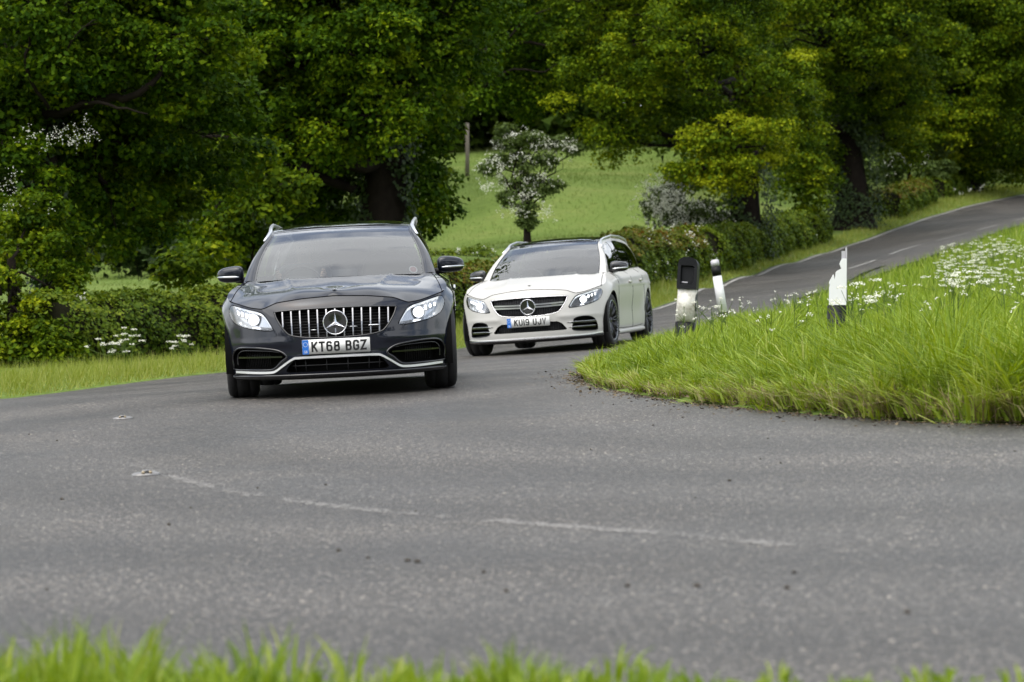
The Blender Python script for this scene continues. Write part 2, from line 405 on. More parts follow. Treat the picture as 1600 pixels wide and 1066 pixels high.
def stained_white():
    m, nt, b = mat_new('stained_white_post'); L = nt.links.new; N = nt.nodes.new
    t = N('ShaderNodeTexCoord'); n = N('ShaderNodeTexNoise'); n.inputs['Scale'].default_value = 9; n.inputs['Detail'].default_value = 8; n.inputs['Roughness'].default_value = 0.7
    L(t.outputs['Object'], n.inputs['Vector'])
    r = N('ShaderNodeValToRGB'); e = r.color_ramp.elements; e[0].position = 0.36; e[0].color = (0.30,0.27,0.20,1); e[1].position = 0.58; e[1].color = (0.68,0.67,0.61,1)
    L(n.outputs['Fac'], r.inputs['Fac']); L(r.outputs['Color'], b.inputs['Base Color']); b.inputs['Roughness'].default_value = 0.6
    return m
M['post_stained'] = stained_white()
def peel_mat():
    m, nt, b = mat_new('peeling_post_side'); L = nt.links.new; N = nt.nodes.new
    t = N('ShaderNodeTexCoord'); n = N('ShaderNodeTexNoise'); n.inputs['Scale'].default_value = 16; n.inputs['Detail'].default_value = 8; n.inputs['Roughness'].default_value = 0.7
    L(t.outputs['Object'], n.inputs['Vector'])
    r = N('ShaderNodeValToRGB'); e = r.color_ramp.elements; e[0].position = 0.49; e[0].color = (0.012,0.016,0.014,1); e[1].position = 0.53; e[1].color = (0.50,0.49,0.42,1)
    L(n.outputs['Fac'], r.inputs['Fac']); L(r.outputs['Color'], b.inputs['Base Color']); b.inputs['Roughness'].default_value = 0.6
    return m
M['post_peel'] = peel_mat()

def glass_mat(name, tint, k=1.7):
    m, nt, b = mat_new(name); L = nt.links.new; N = nt.nodes.new
    nt.nodes.remove(b)
    tr = N('ShaderNodeBsdfTransparent'); tr.inputs['Color'].default_value = (*tint, 1)
    gl = N('ShaderNodeBsdfGlossy'); gl.inputs['Roughness'].default_value = 0.015
    fr = N('ShaderNodeFresnel'); fr.inputs['IOR'].default_value = 1.52
    mu = N('ShaderNodeMath'); mu.operation = 'MULTIPLY'; mu.use_clamp = True; mu.inputs[1].default_value = k
    L(fr.outputs['Fac'], mu.inputs[0])
    mx = N('ShaderNodeMixShader'); L(mu.outputs['Value'], mx.inputs['Fac']); L(tr.outputs['BSDF'], mx.inputs[1]); L(gl.outputs['BSDF'], mx.inputs[2])
    L(mx.outputs['Shader'], nt.nodes['Material Output'].inputs['Surface'])
    return m
M['glass'] = glass_mat('windscreen_glass', (0.74,0.82,0.82), 2.3)
M['glass_side'] = glass_mat('side_glass', (0.10,0.12,0.11), 0.6)
M['lens'] = glass_mat('lamp_lens', (0.93,0.94,0.95), 0.30)
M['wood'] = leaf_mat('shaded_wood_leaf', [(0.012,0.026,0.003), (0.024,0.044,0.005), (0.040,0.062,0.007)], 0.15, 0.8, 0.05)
M['chip'] = simple('worn_paint_flecks', (0.25,0.24,0.225), 0.7)
M['litter'] = leaf_mat('leaf_litter', [(0.05,0.035,0.02), (0.10,0.075,0.045), (0.20,0.16,0.10)], 0.05, 0.8, 0.1)
# ------------------------------------------------------------------ terrain
CP = []
for D in (-30, 2, 6, 10, 15, 20, 25):
    for x in (-14, -6, -1.33, 3.0, 7.0, 16): CP.append((x, D, 0.049*(x+1.33)))
for p in [(0,625,29), (360,580,38), (717,549,44), (757,556,34.8), (940,545,34.6),
          (250,540,50), (250,478,60), (250,463,68), (250,453,78), (250,440,90), (250,424,104), (450,535,51), (450,472,61), (450,456,70), (450,440,85), (450,420,104), (20,545,50), (20,485,60), (20,466,70), (20,448,85), (20,428,104), (600,470,62), (600,440,76), (600,410,95), (850,388,78), (700,405,68), (850,300,112), (850,240,150), (960,372,92)]:
    CP.append(tuple(at(*p)))
def edge_pts(line, pxs, pys, a, b, step):
    out = []
    for q in line:
        if a < q[1] < b and (not out or abs(q[1]-out[-1][1]) > step):
            px = 800+F*q[0]/q[1]; out.append(tuple(at(px, np.interp(px, pxs, pys), q[1])))
    return out
OUTER = catmull([(46,180),(33,150),(24.5,130),(18.1,115),(11.1,95),(6.6,78),(4.4,68),(2.8,58),(0.9,50),(-0.9,45),(-3.5,38),(-5.2,30),(-6.4,24),(-6.9,19),(-6.4,14),(-4.9,9.8),(-2.6,7.5),(0,6.35),(3,5.5),(8,4.7),(20,4.0),(60,3)], 6)
INNER = catmull([(60,10),(25,10.8),(10,11.5),(5,12.7),(2.65,14.6),(1.67,16.8),(0.85,20.2),(0.56,23.4),(0.95,27),(1.6,32),(2.6,38),(4.7,48),(7.7,60),(11.8,74),(17,87),(20.9,96),(29,118),(38,140),(52,172)], 6)
CP += edge_pts(OUTER, [717,860,1015,1100,1210,1320,1410,1500,1600,1700], [547,515,484,455,420,386,353,324,303,290], 46, 140, 5.5)
CP += edge_pts(INNER, [1100,1235,1324,1447,1547,1600,1700,1800,1900,2000], [524,485,455,411,374,354,330,310,297,287], 40, 140, 6)
CP += [(9,42,0.45), (14,60,1.0), (24,80,2.2), (40,110,4.6), (40,60,2.0), (40,20,1.2), (-16,40,-0.6), (-30,60,0.0), (-30,100,1.2), (-40,20,-1.2),
       (-40,160,6), (0,190,10), (40,190,11), (25,150,7.5), (-50,240,12), (0,240,14), (60,240,15), (120,160,9), (120,60,4), (120,0,3), (-120,0,-3), (-120,150,4), (-120,260,10), (120,260,16), (0,-60,0), (-120,-60,-3), (120,-60,3)]
CP = np.array(CP); G = tps_fit(CP[:,:2], CP[:,2], 0.02)
def g(x, y): return tps_eval(G, np.stack([np.atleast_1d(x), np.atleast_1d(y)], axis=1))
def g1(x, y): return float(g(x, y)[0])

ROAD = np.vstack([OUTER, INNER])
def road_dist(Q):
    """distance to the road edge; negative on the road"""
    d = np.minimum(dist_line(Q, OUTER), dist_line(Q, INNER))
    return np.where(in_poly(Q, ROAD), -d, d)
def bank(Q):
    d = road_dist(Q); Q = np.atleast_2d(Q)
    isl = in_poly(Q, np.vstack([INNER, [(80,172),(80,10)]]))
    up = np.where(isl, 0.08, 0.07)
    near = (Q[:,1] < 8) & (np.abs(Q[:,0]) < 8)
    up = np.where(near, 0.05, up)
    return np.where(d < 0, -0.07, 0.015 + up*smooth01(d/0.9)) + np.where(isl & (d > 0), 0.05*smooth01((d-0.5)/3.0), 0)
def ground_z(x, y):
    Q = np.stack([np.atleast_1d(x), np.atleast_1d(y)], axis=1)
    return tps_eval(G, Q) + bank(Q)

xs = np.concatenate([np.linspace(-130,-32,25), np.linspace(-30,-8.5,40), np.linspace(-8.1,12,64), np.linspace(12.5,40,50), np.linspace(43,130,22)])
ys = np.concatenate([np.linspace(-60,0,12), np.linspace(2,50,130), np.linspace(50.8,130,96), np.linspace(133,270,36)])
XX, YY = np.meshgrid(xs, ys); Q = np.stack([XX.ravel(), YY.ravel()], axis=1)
ZZ = tps_eval(G, Q) + bank(Q)
nx, ny = len(xs), len(ys)
idx = np.arange(nx*ny).reshape(ny, nx)
quads = np.stack([idx[:-1,:-1], idx[:-1,1:], idx[1:,1:], idx[1:,:-1]], axis=-1).reshape(-1, 4)
me = raw_mesh('ground', np.column_stack([Q, ZZ]), quads.ravel(), np.arange(len(quads))*4)
tag(link_mesh('ground', me, M['turf']), kind='structure')

def sheet(name, loop, mat, lift, step=0.6, parent=None, keep_extra=None):
    lo = resample(loop, step, True)
    mn, mxx = lo.min(0), lo.max(0)
    st = max(step, (mxx-mn).max()/170)
    gx, gy = np.meshgrid(np.arange(mn[0], mxx[0], st), np.arange(mn[1], mxx[1], st)); P = np.stack([gx.ravel(), gy.ravel()], axis=1)
    P = P + rng.uniform(-0.01, 0.01, P.shape)
    P = P[in_poly(P, lo)]
    P = P[dist_line(P, np.vstack([lo, lo[:1]])) > st*0.3]
    V, T = cdt([lo], P, lambda c: in_poly(c, lo))
    z = tps_eval(G, V) + lift
    return mesh_obj(name, np.column_stack([V, z]), T, mat, parent)
road_o = tag(sheet('road', ROAD, M['asphalt'], 0.0, 0.8), kind='structure')
from mathutils.bvhtree import BVHTree
_me = road_o.data; ROAD_BVH = BVHTree.FromPolygons([v.co.copy() for v in _me.vertices], [tuple(p.vertices) for p in _me.polygons])
def road_z(V):
    out = []
    for x, y in V:
        h = ROAD_BVH.ray_cast(Vector((x, y, 60)), Vector((0, 0, -1)))[0]; out.append(h.z if h is not None else g1(x, y))
    return np.array(out)

def strip(name, line, w, mat, lift, parent=None, taper=False):
    L = resample(line, 0.25); t = np.gradient(L, axis=0); t /= np.linalg.norm(t, axis=1)[:,None]; n = np.stack([-t[:,1], t[:,0]], axis=1)
    ww = np.full(len(L), w/2)
    if taper: ww = ww*(0.75+0.5*rng.random(len(L)))
    A = L + n*ww[:,None]; B = L - n*ww[:,None]; V = np.vstack([A, B]); z = road_z(V)+lift; k = len(L)
    return mesh_obj(name, np.column_stack([V, z]), [(i, k+i, k+i+1, i+1) for i in range(k-1)] if True else [], mat, parent)

def on_road(px, py):
    """ground point on a sight line"""
    lo, hi = 3.0, 200.0; D = 5.0
    while D < 200:
        p = at(px, py, D)
        if p[2] < g1(p[0], p[1]): break
        D *= 1.02
    lo, hi = D/1.02, D
    for _ in range(20):
        mid = (lo+hi)/2; p = at(px, py, mid)
        if p[2] < g1(p[0], p[1]): hi = mid
        else: lo = mid
    return at(px, py, hi)

# worn centre line sweeping round the bend
wl = catmull([on_road(*p)[:2] for p in [(170,690),(205,722),(310,757),(430,779),(600,800),(760,813),(920,826),(1080,838),(1235,853)]], 4)
cum = resample(wl, 0.25)
half = len(cum)
def piece(a, b): return cum[int(a*half):max(int(b*half), int(a*half)+2)]
def flecks(line, w, dens):
    """paint left only on some chippings: small flat flecks"""
    L = np.asarray(line); t = np.gradient(L, axis=0); t /= np.linalg.norm(t, axis=1)[:,None]; nn = np.stack([-t[:,1], t[:,0]], axis=1)
    n = int(len(L)*0.25*dens); k = rng.integers(0, len(L)-1, n); f = rng.random((n, 1))
    keep = rng.random(n) < 0.35+0.65*(np.sin(k*0.9)*np.sin(k*0.37+1) > -0.25)
    k = k[keep]; f = f[keep]; n = len(k)
    P = L[k]+(L[k+1]-L[k])*f+nn[k]*rng.normal(0, w/2.6, (n, 1)); z = road_z(P)+0.0025
    a = rng.uniform(0, 6.28, n); r = rng.uniform(0.004, 0.011, n)
    V = np.empty((n, 4, 3))
    for q in range(4): V[:,q] = np.column_stack([P[:,0]+r*np.cos(a+q*1.5708)*rng.uniform(0.7, 1.3, n), P[:,1]+r*np.sin(a+q*1.5708)*rng.uniform(0.7, 1.3, n), z])
    me = raw_mesh('lane_marking', V.reshape(-1,3), np.arange(n*4), np.arange(n)*4); return link_mesh('lane_marking', me, M['chip'], smooth=False)
for a, b, w, dn in ((0.0,0.12,0.18,120), (0.27,0.40,0.06,90), (0.40,0.62,0.06,260), (0.62,0.80,0.07,300), (0.80,1.0,0.07,480)):
    tag(flecks(piece(a, b), w, dn), 'worn flecks of white paint left of the centre line round the bend', 'lane marking', kind='stuff')
# dashes on the climb
for a, b in (((1327,416),(1366,400)), ((1390,393),(1441,372)), ((1463,366),(1512,347)), ((1526,340),(1560,330)), ((1587,321),(1612,313))):
    D0 = 75 + (a[0]-1327)*22/260; D1 = 75 + (b[0]-1327)*22/260
    tag(strip('lane_marking', [at(*a, D0)[:2], at(*b, D1)[:2]], 0.12, M['line_far'], 0.006), kind='structure')
# pale edge line along the outer side of the climb and a damp strip by the inner verge
m_ = [p for p in OUTER if 56 < p[1] < 140]
tag(strip('edge_marking', [(p[0]+0.16, p[1]-0.04) for p in m_], 0.09, M['line_far'], 0.006), kind='structure')
damp = catmull([(p[0]-0.35, p[1]) for p in INNER if 52 < p[1] < 96][::3], 3)
tag(strip('damp_patch', damp, 0.9, M['wet'], 0.005, taper=True), kind='structure')
tag(strip('damp_patch', [(7.4,62.5),(8.4,68),(9.4,72)], 0.22, M['wet'], 0.005, taper=True), kind='structure')
# ------------------------------------------------------------------ grass
def blades(name, P, H, W, mat, bend=0.5, dirs=None, rnd=None, droop=None, lod=0):
    n = len(P); H = np.broadcast_to(H, n).astype(float); W = np.broadcast_to(W, n).astype(float)
    an = rng.uniform(0, 2*np.pi, n) if dirs is None else dirs
    b = np.abs(rng.normal(bend, 0.22, n)) if droop is None else droop
    d = np.stack([np.cos(an), np.sin(an), np.zeros(n)], axis=1)
    fa = rng.uniform(0, 2*np.pi, n); s = np.stack([np.cos(fa), np.sin(fa), np.zeros(n)], axis=1)
    r = rng.random(n) if rnd is None else rnd
    if lod:
        m = 3 if lod == 2 else 5; V = np.empty((n, m, 3)); ts = (0, 1.0) if lod == 2 else (0, 0.55, 1.0)
        for k, t in enumerate(ts):
            c = P + d*(H*b*t**1.8)[:,None]; c[:,2] += H*(t - 0.42*np.minimum(b, 1.5)*t**2.4); w = W*(1.0, 0.85, 0)[k]/2
            if k < len(ts)-1: V[:,2*k] = c - s*w[:,None]; V[:,2*k+1] = c + s*w[:,None]
            else: V[:,m-1] = c
        base = (np.arange(n)*m)[:,None]
        pat = np.array([0,1,2]) if lod == 2 else np.array([0,1,3,2, 2,3,4]); st_ = np.array([0]) if lod == 2 else np.array([0,4])
        me = raw_mesh(name, V.reshape(-1,3), (base+pat[None]).ravel(), ((np.arange(n)*len(pat))[:,None]+st_[None]).ravel(), {'rnd': np.repeat(r, m)})
        return link_mesh(name, me, mat, smooth=False)
    V = np.empty((n, 7, 3))
    for k, t in enumerate((0, 0.38, 0.74, 1.0)):
        c = P + d*(H*b*t**1.8)[:,None]; c[:,2] += H*(t - 0.42*np.minimum(b, 1.5)*t**2.4)
        w = W*(1.0, 0.9, 0.6, 0)[k]/2
        if k < 3: V[:,2*k] = c - s*w[:,None]; V[:,2*k+1] = c + s*w[:,None]
        else: V[:,6] = c
    base = (np.arange(n)*7)[:,None]
    pat = np.array([0,1,3,2, 2,3,5,4, 4,5,6])
    loops = (base + pat[None]).ravel()
    starts = (np.arange(n)*11)[:,None] + np.array([0,4,8])[None]
    me = raw_mesh(name, V.reshape(-1,3), loops, starts.ravel(), {'rnd': np.repeat(r, 7)})
    return link_mesh(name, me, mat, smooth=False)

def scatter(poly, dens):
    poly = np.asarray(poly); mn, mx = poly.min(0), poly.max(0)
    n = int(np.prod(mx-mn)*dens); Q = rng.uniform(mn, mx, (n, 2)); return Q[in_poly(Q, poly)]
def patchy(Q, s=0.6):
    return 0.5 + 0.25*(np.sin(Q[:,0]*s*2.1+1.3*np.sin(Q[:,1]*s*1.7)) + np.sin(Q[:,1]*s*2.6+1.9*np.sin(Q[:,0]*s*1.3)))
def edge_dir(Q):
    """heading from each point towards the inner road edge"""
    L = resample(INNER, 0.5); out = np.empty(len(Q))
    for i in range(0, len(Q), 4000):
        d = np.linalg.norm(Q[i:i+4000,None]-L[None], axis=2); k = d.argmin(1); v = L[k]-Q[i:i+4000]; out[i:i+4000] = np.arctan2(v[:,1], v[:,0])
    return out

ISL = np.vstack([INNER, [(80,172),(80,10)]])
# long overhanging grass on the near rim of the island, growing in tufts
def tufts(Q, nper, H, spread, lean=None, lean_k=0.0, rnd=None):
    """blades fanning out of each tuft; returns points, heights, headings, droops, colours"""
    k = np.repeat(np.arange(len(Q)), rng.poisson(nper, len(Q))+2); n = len(k)
    an = rng.uniform(0, 2*np.pi, n); r = spread*np.sqrt(rng.random(n))
    P2 = Q[k]+np.stack([np.cos(an), np.sin(an)], axis=1)*r[:,None]
    v = np.stack([np.cos(an), np.sin(an)], axis=1)*(0.35+r/spread)[:,None]+rng.normal(0, 0.35, (n, 2))
    if lean is not None: v = v+np.stack([np.cos(lean), np.sin(lean)], axis=1)[k]*(lean_k if np.isscalar(lean_k) else lean_k[k][:,None])
    hh = H[k]*rng.uniform(0.45, 1.12, n)
    dro = np.clip(np.linalg.norm(v, axis=1)*0.55+rng.normal(0, 0.12, n), 0.05, 1.7)
    c = np.clip((rng.beta(2, 3, len(Q)) if rnd is None else rnd)[k]*0.55+rng.beta(1.6, 3.2, n)*0.6, 0, 1)
    return P2, hh, np.arctan2(v[:,1], v[:,0]), dro, c
rim = scatter([(-0.2,12),(9,10),(9,17),(6,22),(3.8,34),(-0.2,34)], 105)
dd = road_dist(rim); ok = in_poly(rim, ISL) & (dd < 1.6) & (dd > 0.03) & (np.abs(rim[:,0]/rim[:,1]) < 0.22); rim = rim[ok]; dd = dd[ok]
grow = smooth01((rim[:,0]/rim[:,1]-0.055)/0.10)
H = (0.20+0.25*grow)*(0.6+0.75*patchy(rim, 2.6))*rng.uniform(0.75, 1.25, len(rim))*(0.75+0.25*np.clip(dd/0.4, 0, 1))
ed = edge_dir(rim)
P2, H2, D2, R2, C2 = tufts(rim, 20, H, 0.07, ed, np.where(dd < 0.6, 0.9, 0.25))
C2 = np.clip(C2+np.where(road_dist(P2) < 0.15, 0.15, 0), 0, 1)
tag(blades('long_grass', np.column_stack([P2, tps_eval(G, P2)+bank(P2)]), H2, rng.uniform(0.006, 0.016, len(P2)), M['grass'], dirs=D2, droop=R2, rnd=C2), 'long overhanging grass on the rim of the verge inside the bend', 'grass', kind='stuff')
rim = P2; dd = road_dist(P2)
# straw under the rim
st = rim[(dd < 0.30) & (rng.random(len(rim)) < 0.6)]
tag(blades('dead_grass', np.column_stack([st, tps_eval(G, st)+bank(st)-0.01]), rng.uniform(0.13, 0.30, len(st))*(0.45+0.55*smooth01((st[:,0]/st[:,1]-0.04)/0.08)), 0.007, M['deadgrass'], dirs=edge_dir(st)+rng.normal(0, 0.9, len(st)), droop=np.abs(rng.normal(1.1, 0.4, len(st)))), 'dry straw under the overhanging grass beside the asphalt', 'grass', kind='stuff')
n = 5200; L_ = resample(INNER[(INNER[:,1] < 36) & (INNER[:,0] < 4.5)], 0.05); kk = rng.integers(0, len(L_), n)
lp_ = L_[kk]+rng.normal(0, 1, (n, 2))*np.where(rng.random((n, 1)) < 0.75, 0.07, 0.20); lz = np.where(in_poly(lp_, ROAD), road_z(lp_), tps_eval(G, lp_)+0.03)+0.006
LITTER = (np.column_stack([lp_, lz]), n)
# island interior
inn = scatter([(0.2,13),(14,11),(16,34),(14,60),(3,48)], 26)
dd = road_dist(inn); ok = in_poly(inn, ISL) & (dd > 0.8) & (np.abs(inn[:,0]/inn[:,1]) < 0.23); inn = inn[ok]
keep = rng.random(len(inn)) < np.clip(24/inn[:,1], 0.3, 1); inn = inn[keep]
pt = patchy(inn, 1.0); grow = smooth01((inn[:,0]/inn[:,1]-0.115)/0.06)
H = (0.115+0.17*grow)*(0.65+0.6*pt)
P2, H2, D2, R2, C2 = tufts(inn, 17, H, 0.12)
tag(blades('island_grass', np.column_stack([P2, tps_eval(G, P2)+bank(P2)]), H2, 0.0065*np.clip(P2[:,1]/20, 1, 2.6), M['grass'], dirs=D2, droop=R2*0.8, rnd=C2, lod=1), 'bright green meadow grass round the white marker posts', 'grass', kind='stuff')
far = scatter([(3,44),(14,40),(24,100),(14,82)], 60)
ok = in_poly(far, ISL) & (road_dist(far) > 0.05); far = far[ok]
tag(blades('verge_grass', np.column_stack([far, tps_eval(G, far)+bank(far)]), rng.uniform(0.18, 0.42, len(far)), 0.024, M['grass'], bend=0.4, rnd=rng.beta(2, 3.4, len(far)), lod=2), 'grass on the slope below the climbing road', 'grass', kind='stuff')
# outer verge, left and along the climb
ov = scatter([(-9,22),(-4,22),(0,44),(4,56),(26,128),(22,134),(0,62),(-3.5,50),(-9,42)], 420)
dd = road_dist(ov); lim = np.where(ov[:,1] < 50, 2.2, 2.6)
ok = (dd > 0.0) & (dd < lim) & ~in_poly(ov, ISL); ov = ov[ok]; dd = dd[ok]
kp = rng.random(len(ov)) < np.clip(34/ov[:,1], 0.18, 1); ov = ov[kp]; dd = dd[kp]
H = rng.uniform(0.10, 0.26, len(ov))*(0.7+0.5*patchy(ov, 1.4))*np.clip(0.6+dd, 0.6, 1.15)
tag(blades('verge_grass', np.column_stack([ov, tps_eval(G, ov)+bank(ov)]), H, 0.009*np.clip(ov[:,1]/32, 1, 2.6), M['verge'], bend=0.4, rnd=rng.beta(2, 2.8, len(ov)), lod=2), 'short pale grass verge below the roadside hedges', 'grass', kind='stuff')
# pasture beyond the hedges
fl = np.vstack([scatter([(-4,64),(6,72),(14,165),(-12,165)], 26), scatter([(-18,56),(-4,58),(-4,100),(-26,100)], 20)])
fl = fl[road_dist(fl) > 3]
tag(blades('pasture_grass', np.column_stack([fl, tps_eval(G, fl)+bank(fl)-0.02]), rng.uniform(0.10, 0.26, len(fl))*(0.5+0.5*patchy(fl, 0.4)), 0.020*np.clip(fl[:,1]/80, 0.8, 2), M['field_blade'], bend=0.5, rnd=rng.beta(2, 3, len(fl)), lod=2), 'pasture grass on the hillside behind the trees', 'grass', kind='stuff')
# verge at the photographer's feet
nf = scatter([(-2.0,4.2),(2.0,4.2),(2.0,6.6),(-2.0,7.6)], 105)
dd = road_dist(nf); nf = nf[(dd > 0.05) & ~in_poly(nf, ROAD)]
u = nf[:,0]/nf[:,1]                                        # the tall tufts thin out towards the right
H = np.clip(0.165-0.42*np.clip(u+0.17, 0, 0.4), 0.04, 0.26)*rng.choice([0.4,0.6,0.75,0.9,1.25], len(nf))*(0.6+0.7*patchy(nf, 3.4))
P2, H2, D2, R2, C2 = tufts(nf, 12, H, 0.05)
tag(blades('foreground_grass', np.column_stack([P2, tps_eval(G, P2)+bank(P2)]), H2, rng.uniform(0.006, 0.013, len(P2)), M['grass'], dirs=D2, droop=R2*0.6, rnd=C2), 'out of focus grass tufts along the near edge of the road', 'grass', kind='stuff')

# ------------------------------------------------------------------ leaves, trees and hedges
def unit(v): return v/np.maximum(np.linalg.norm(v, axis=-1, keepdims=True), 1e-9)
def leaves_mesh(name, C, Nrm, size, mat, parent=None, rnd=None, tri=False):
    """kite leaves at C facing Nrm, folded along the midrib"""
    n = len(C); S = np.broadcast_to(size, n)[:,None]
    t = unit(np.cross(Nrm, rng.normal(size=(n, 3)))); b = np.cross(Nrm, t)
    droop = Nrm*S*0.18
    w = rng.uniform(0.30, 0.46, (n, 1))
    if tri:
        V = np.empty((n, 3, 3)); V[:,0] = C - t*S*0.45; V[:,1] = C + b*S*w*1.25 + t*S*0.35 - droop; V[:,2] = C - b*S*w*1.25 + t*S*0.30
        me = raw_mesh(name, V.reshape(-1,3), np.arange(n*3), np.arange(n)*3, {'rnd': np.repeat(rng.random(n) if rnd is None else rnd, 3)})
        return link_mesh(name, me, mat, parent, smooth=False)
    V = np.empty((n, 4, 3))
    V[:,0] = C - t*S*0.5; V[:,1] = C + b*S*w - droop + t*S*0.08; V[:,2] = C + t*S*0.5 - droop*0.6; V[:,3] = C - b*S*w - droop + t*S*0.08
    me = raw_mesh(name, V.reshape(-1,3), np.arange(n*4), np.arange(n)*4, {'rnd': np.repeat(rng.random(n) if rnd is None else rnd, 4)})
    return link_mesh(name, me, mat, parent, smooth=False)

def clump_leaves(cc, rc, per, flat=0.62):
    """leaf positions and normals for clumps centred at cc with radii rc"""
    n = len(cc); k = np.repeat(np.arange(n), per)
    d = unit(rng.normal(size=(len(k), 3))); d[:,2] = np.where(rng.random(len(k)) < 0.6, np.abs(d[:,2]), d[:,2])
    r = (0.55+0.5*rng.random(len(k))**0.7)*(1 + 0.28*np.sin(5*d[:,0]+k)*np.cos(4*d[:,1]+2*k))
    off = d*(r*rc[k])[:,None]; off[:,2] *= flat
    Nn = unit(d*0.55 + np.array([0,0,0.55]) + rng.normal(0, 0.5, (len(k), 3)))
    return cc[k]+off, Nn, k

def limb(mb, a, b, r0, r1, sag=0.0, n=6, wob=0.08, sides=7):
    a = np.array(a, float); b = np.array(b, float); L = np.linalg.norm(b-a); pts = []
    for i in range(n+1):
        t = i/n; p = a + (b-a)*t; p[2] += sag*L*math.sin(math.pi*t)
        if 0 < i < n: p = p + rng.normal(0, wob*L/n, 3)
        pts.append(p)
    mb.tube(pts, [r0+(r1-r0)*(i/n) for i in range(n+1)], sides)
    return pts

def make_trunk(mb, base, top, r0, r1, n=14, sides=18):
    V = []; Fc = []; base = np.array(base, float); top = np.array(top, float); ph = rng.uniform(0, 6.28, 4)
    for i in range(n+1):
        t = i/n; c = base+(top-base)*t; c[:2] += 0.12*r0*np.array([math.sin(5*t+ph[0]), math.cos(4*t+ph[1])])
        r = r0+(r1-r0)*t + r0*0.55*math.exp(-t*9)
        for k in range(sides):
            an = 2*math.pi*k/sides
            rr = r*(1+0.07*math.sin(3*an+ph[2]+t*2)+0.05*math.sin(7*an+ph[3]-t*3)+rng.normal(0, 0.018))
            V.append((c[0]+rr*math.cos(an), c[1]+rr*math.sin(an), c[2]))
    for i in range(n):
        for k in range(sides): Fc.append((i*sides+k, i*sides+(k+1)%sides, (i+1)*sides+(k+1)%sides, (i+1)*sides+k))
    mb.add(V, Fc)

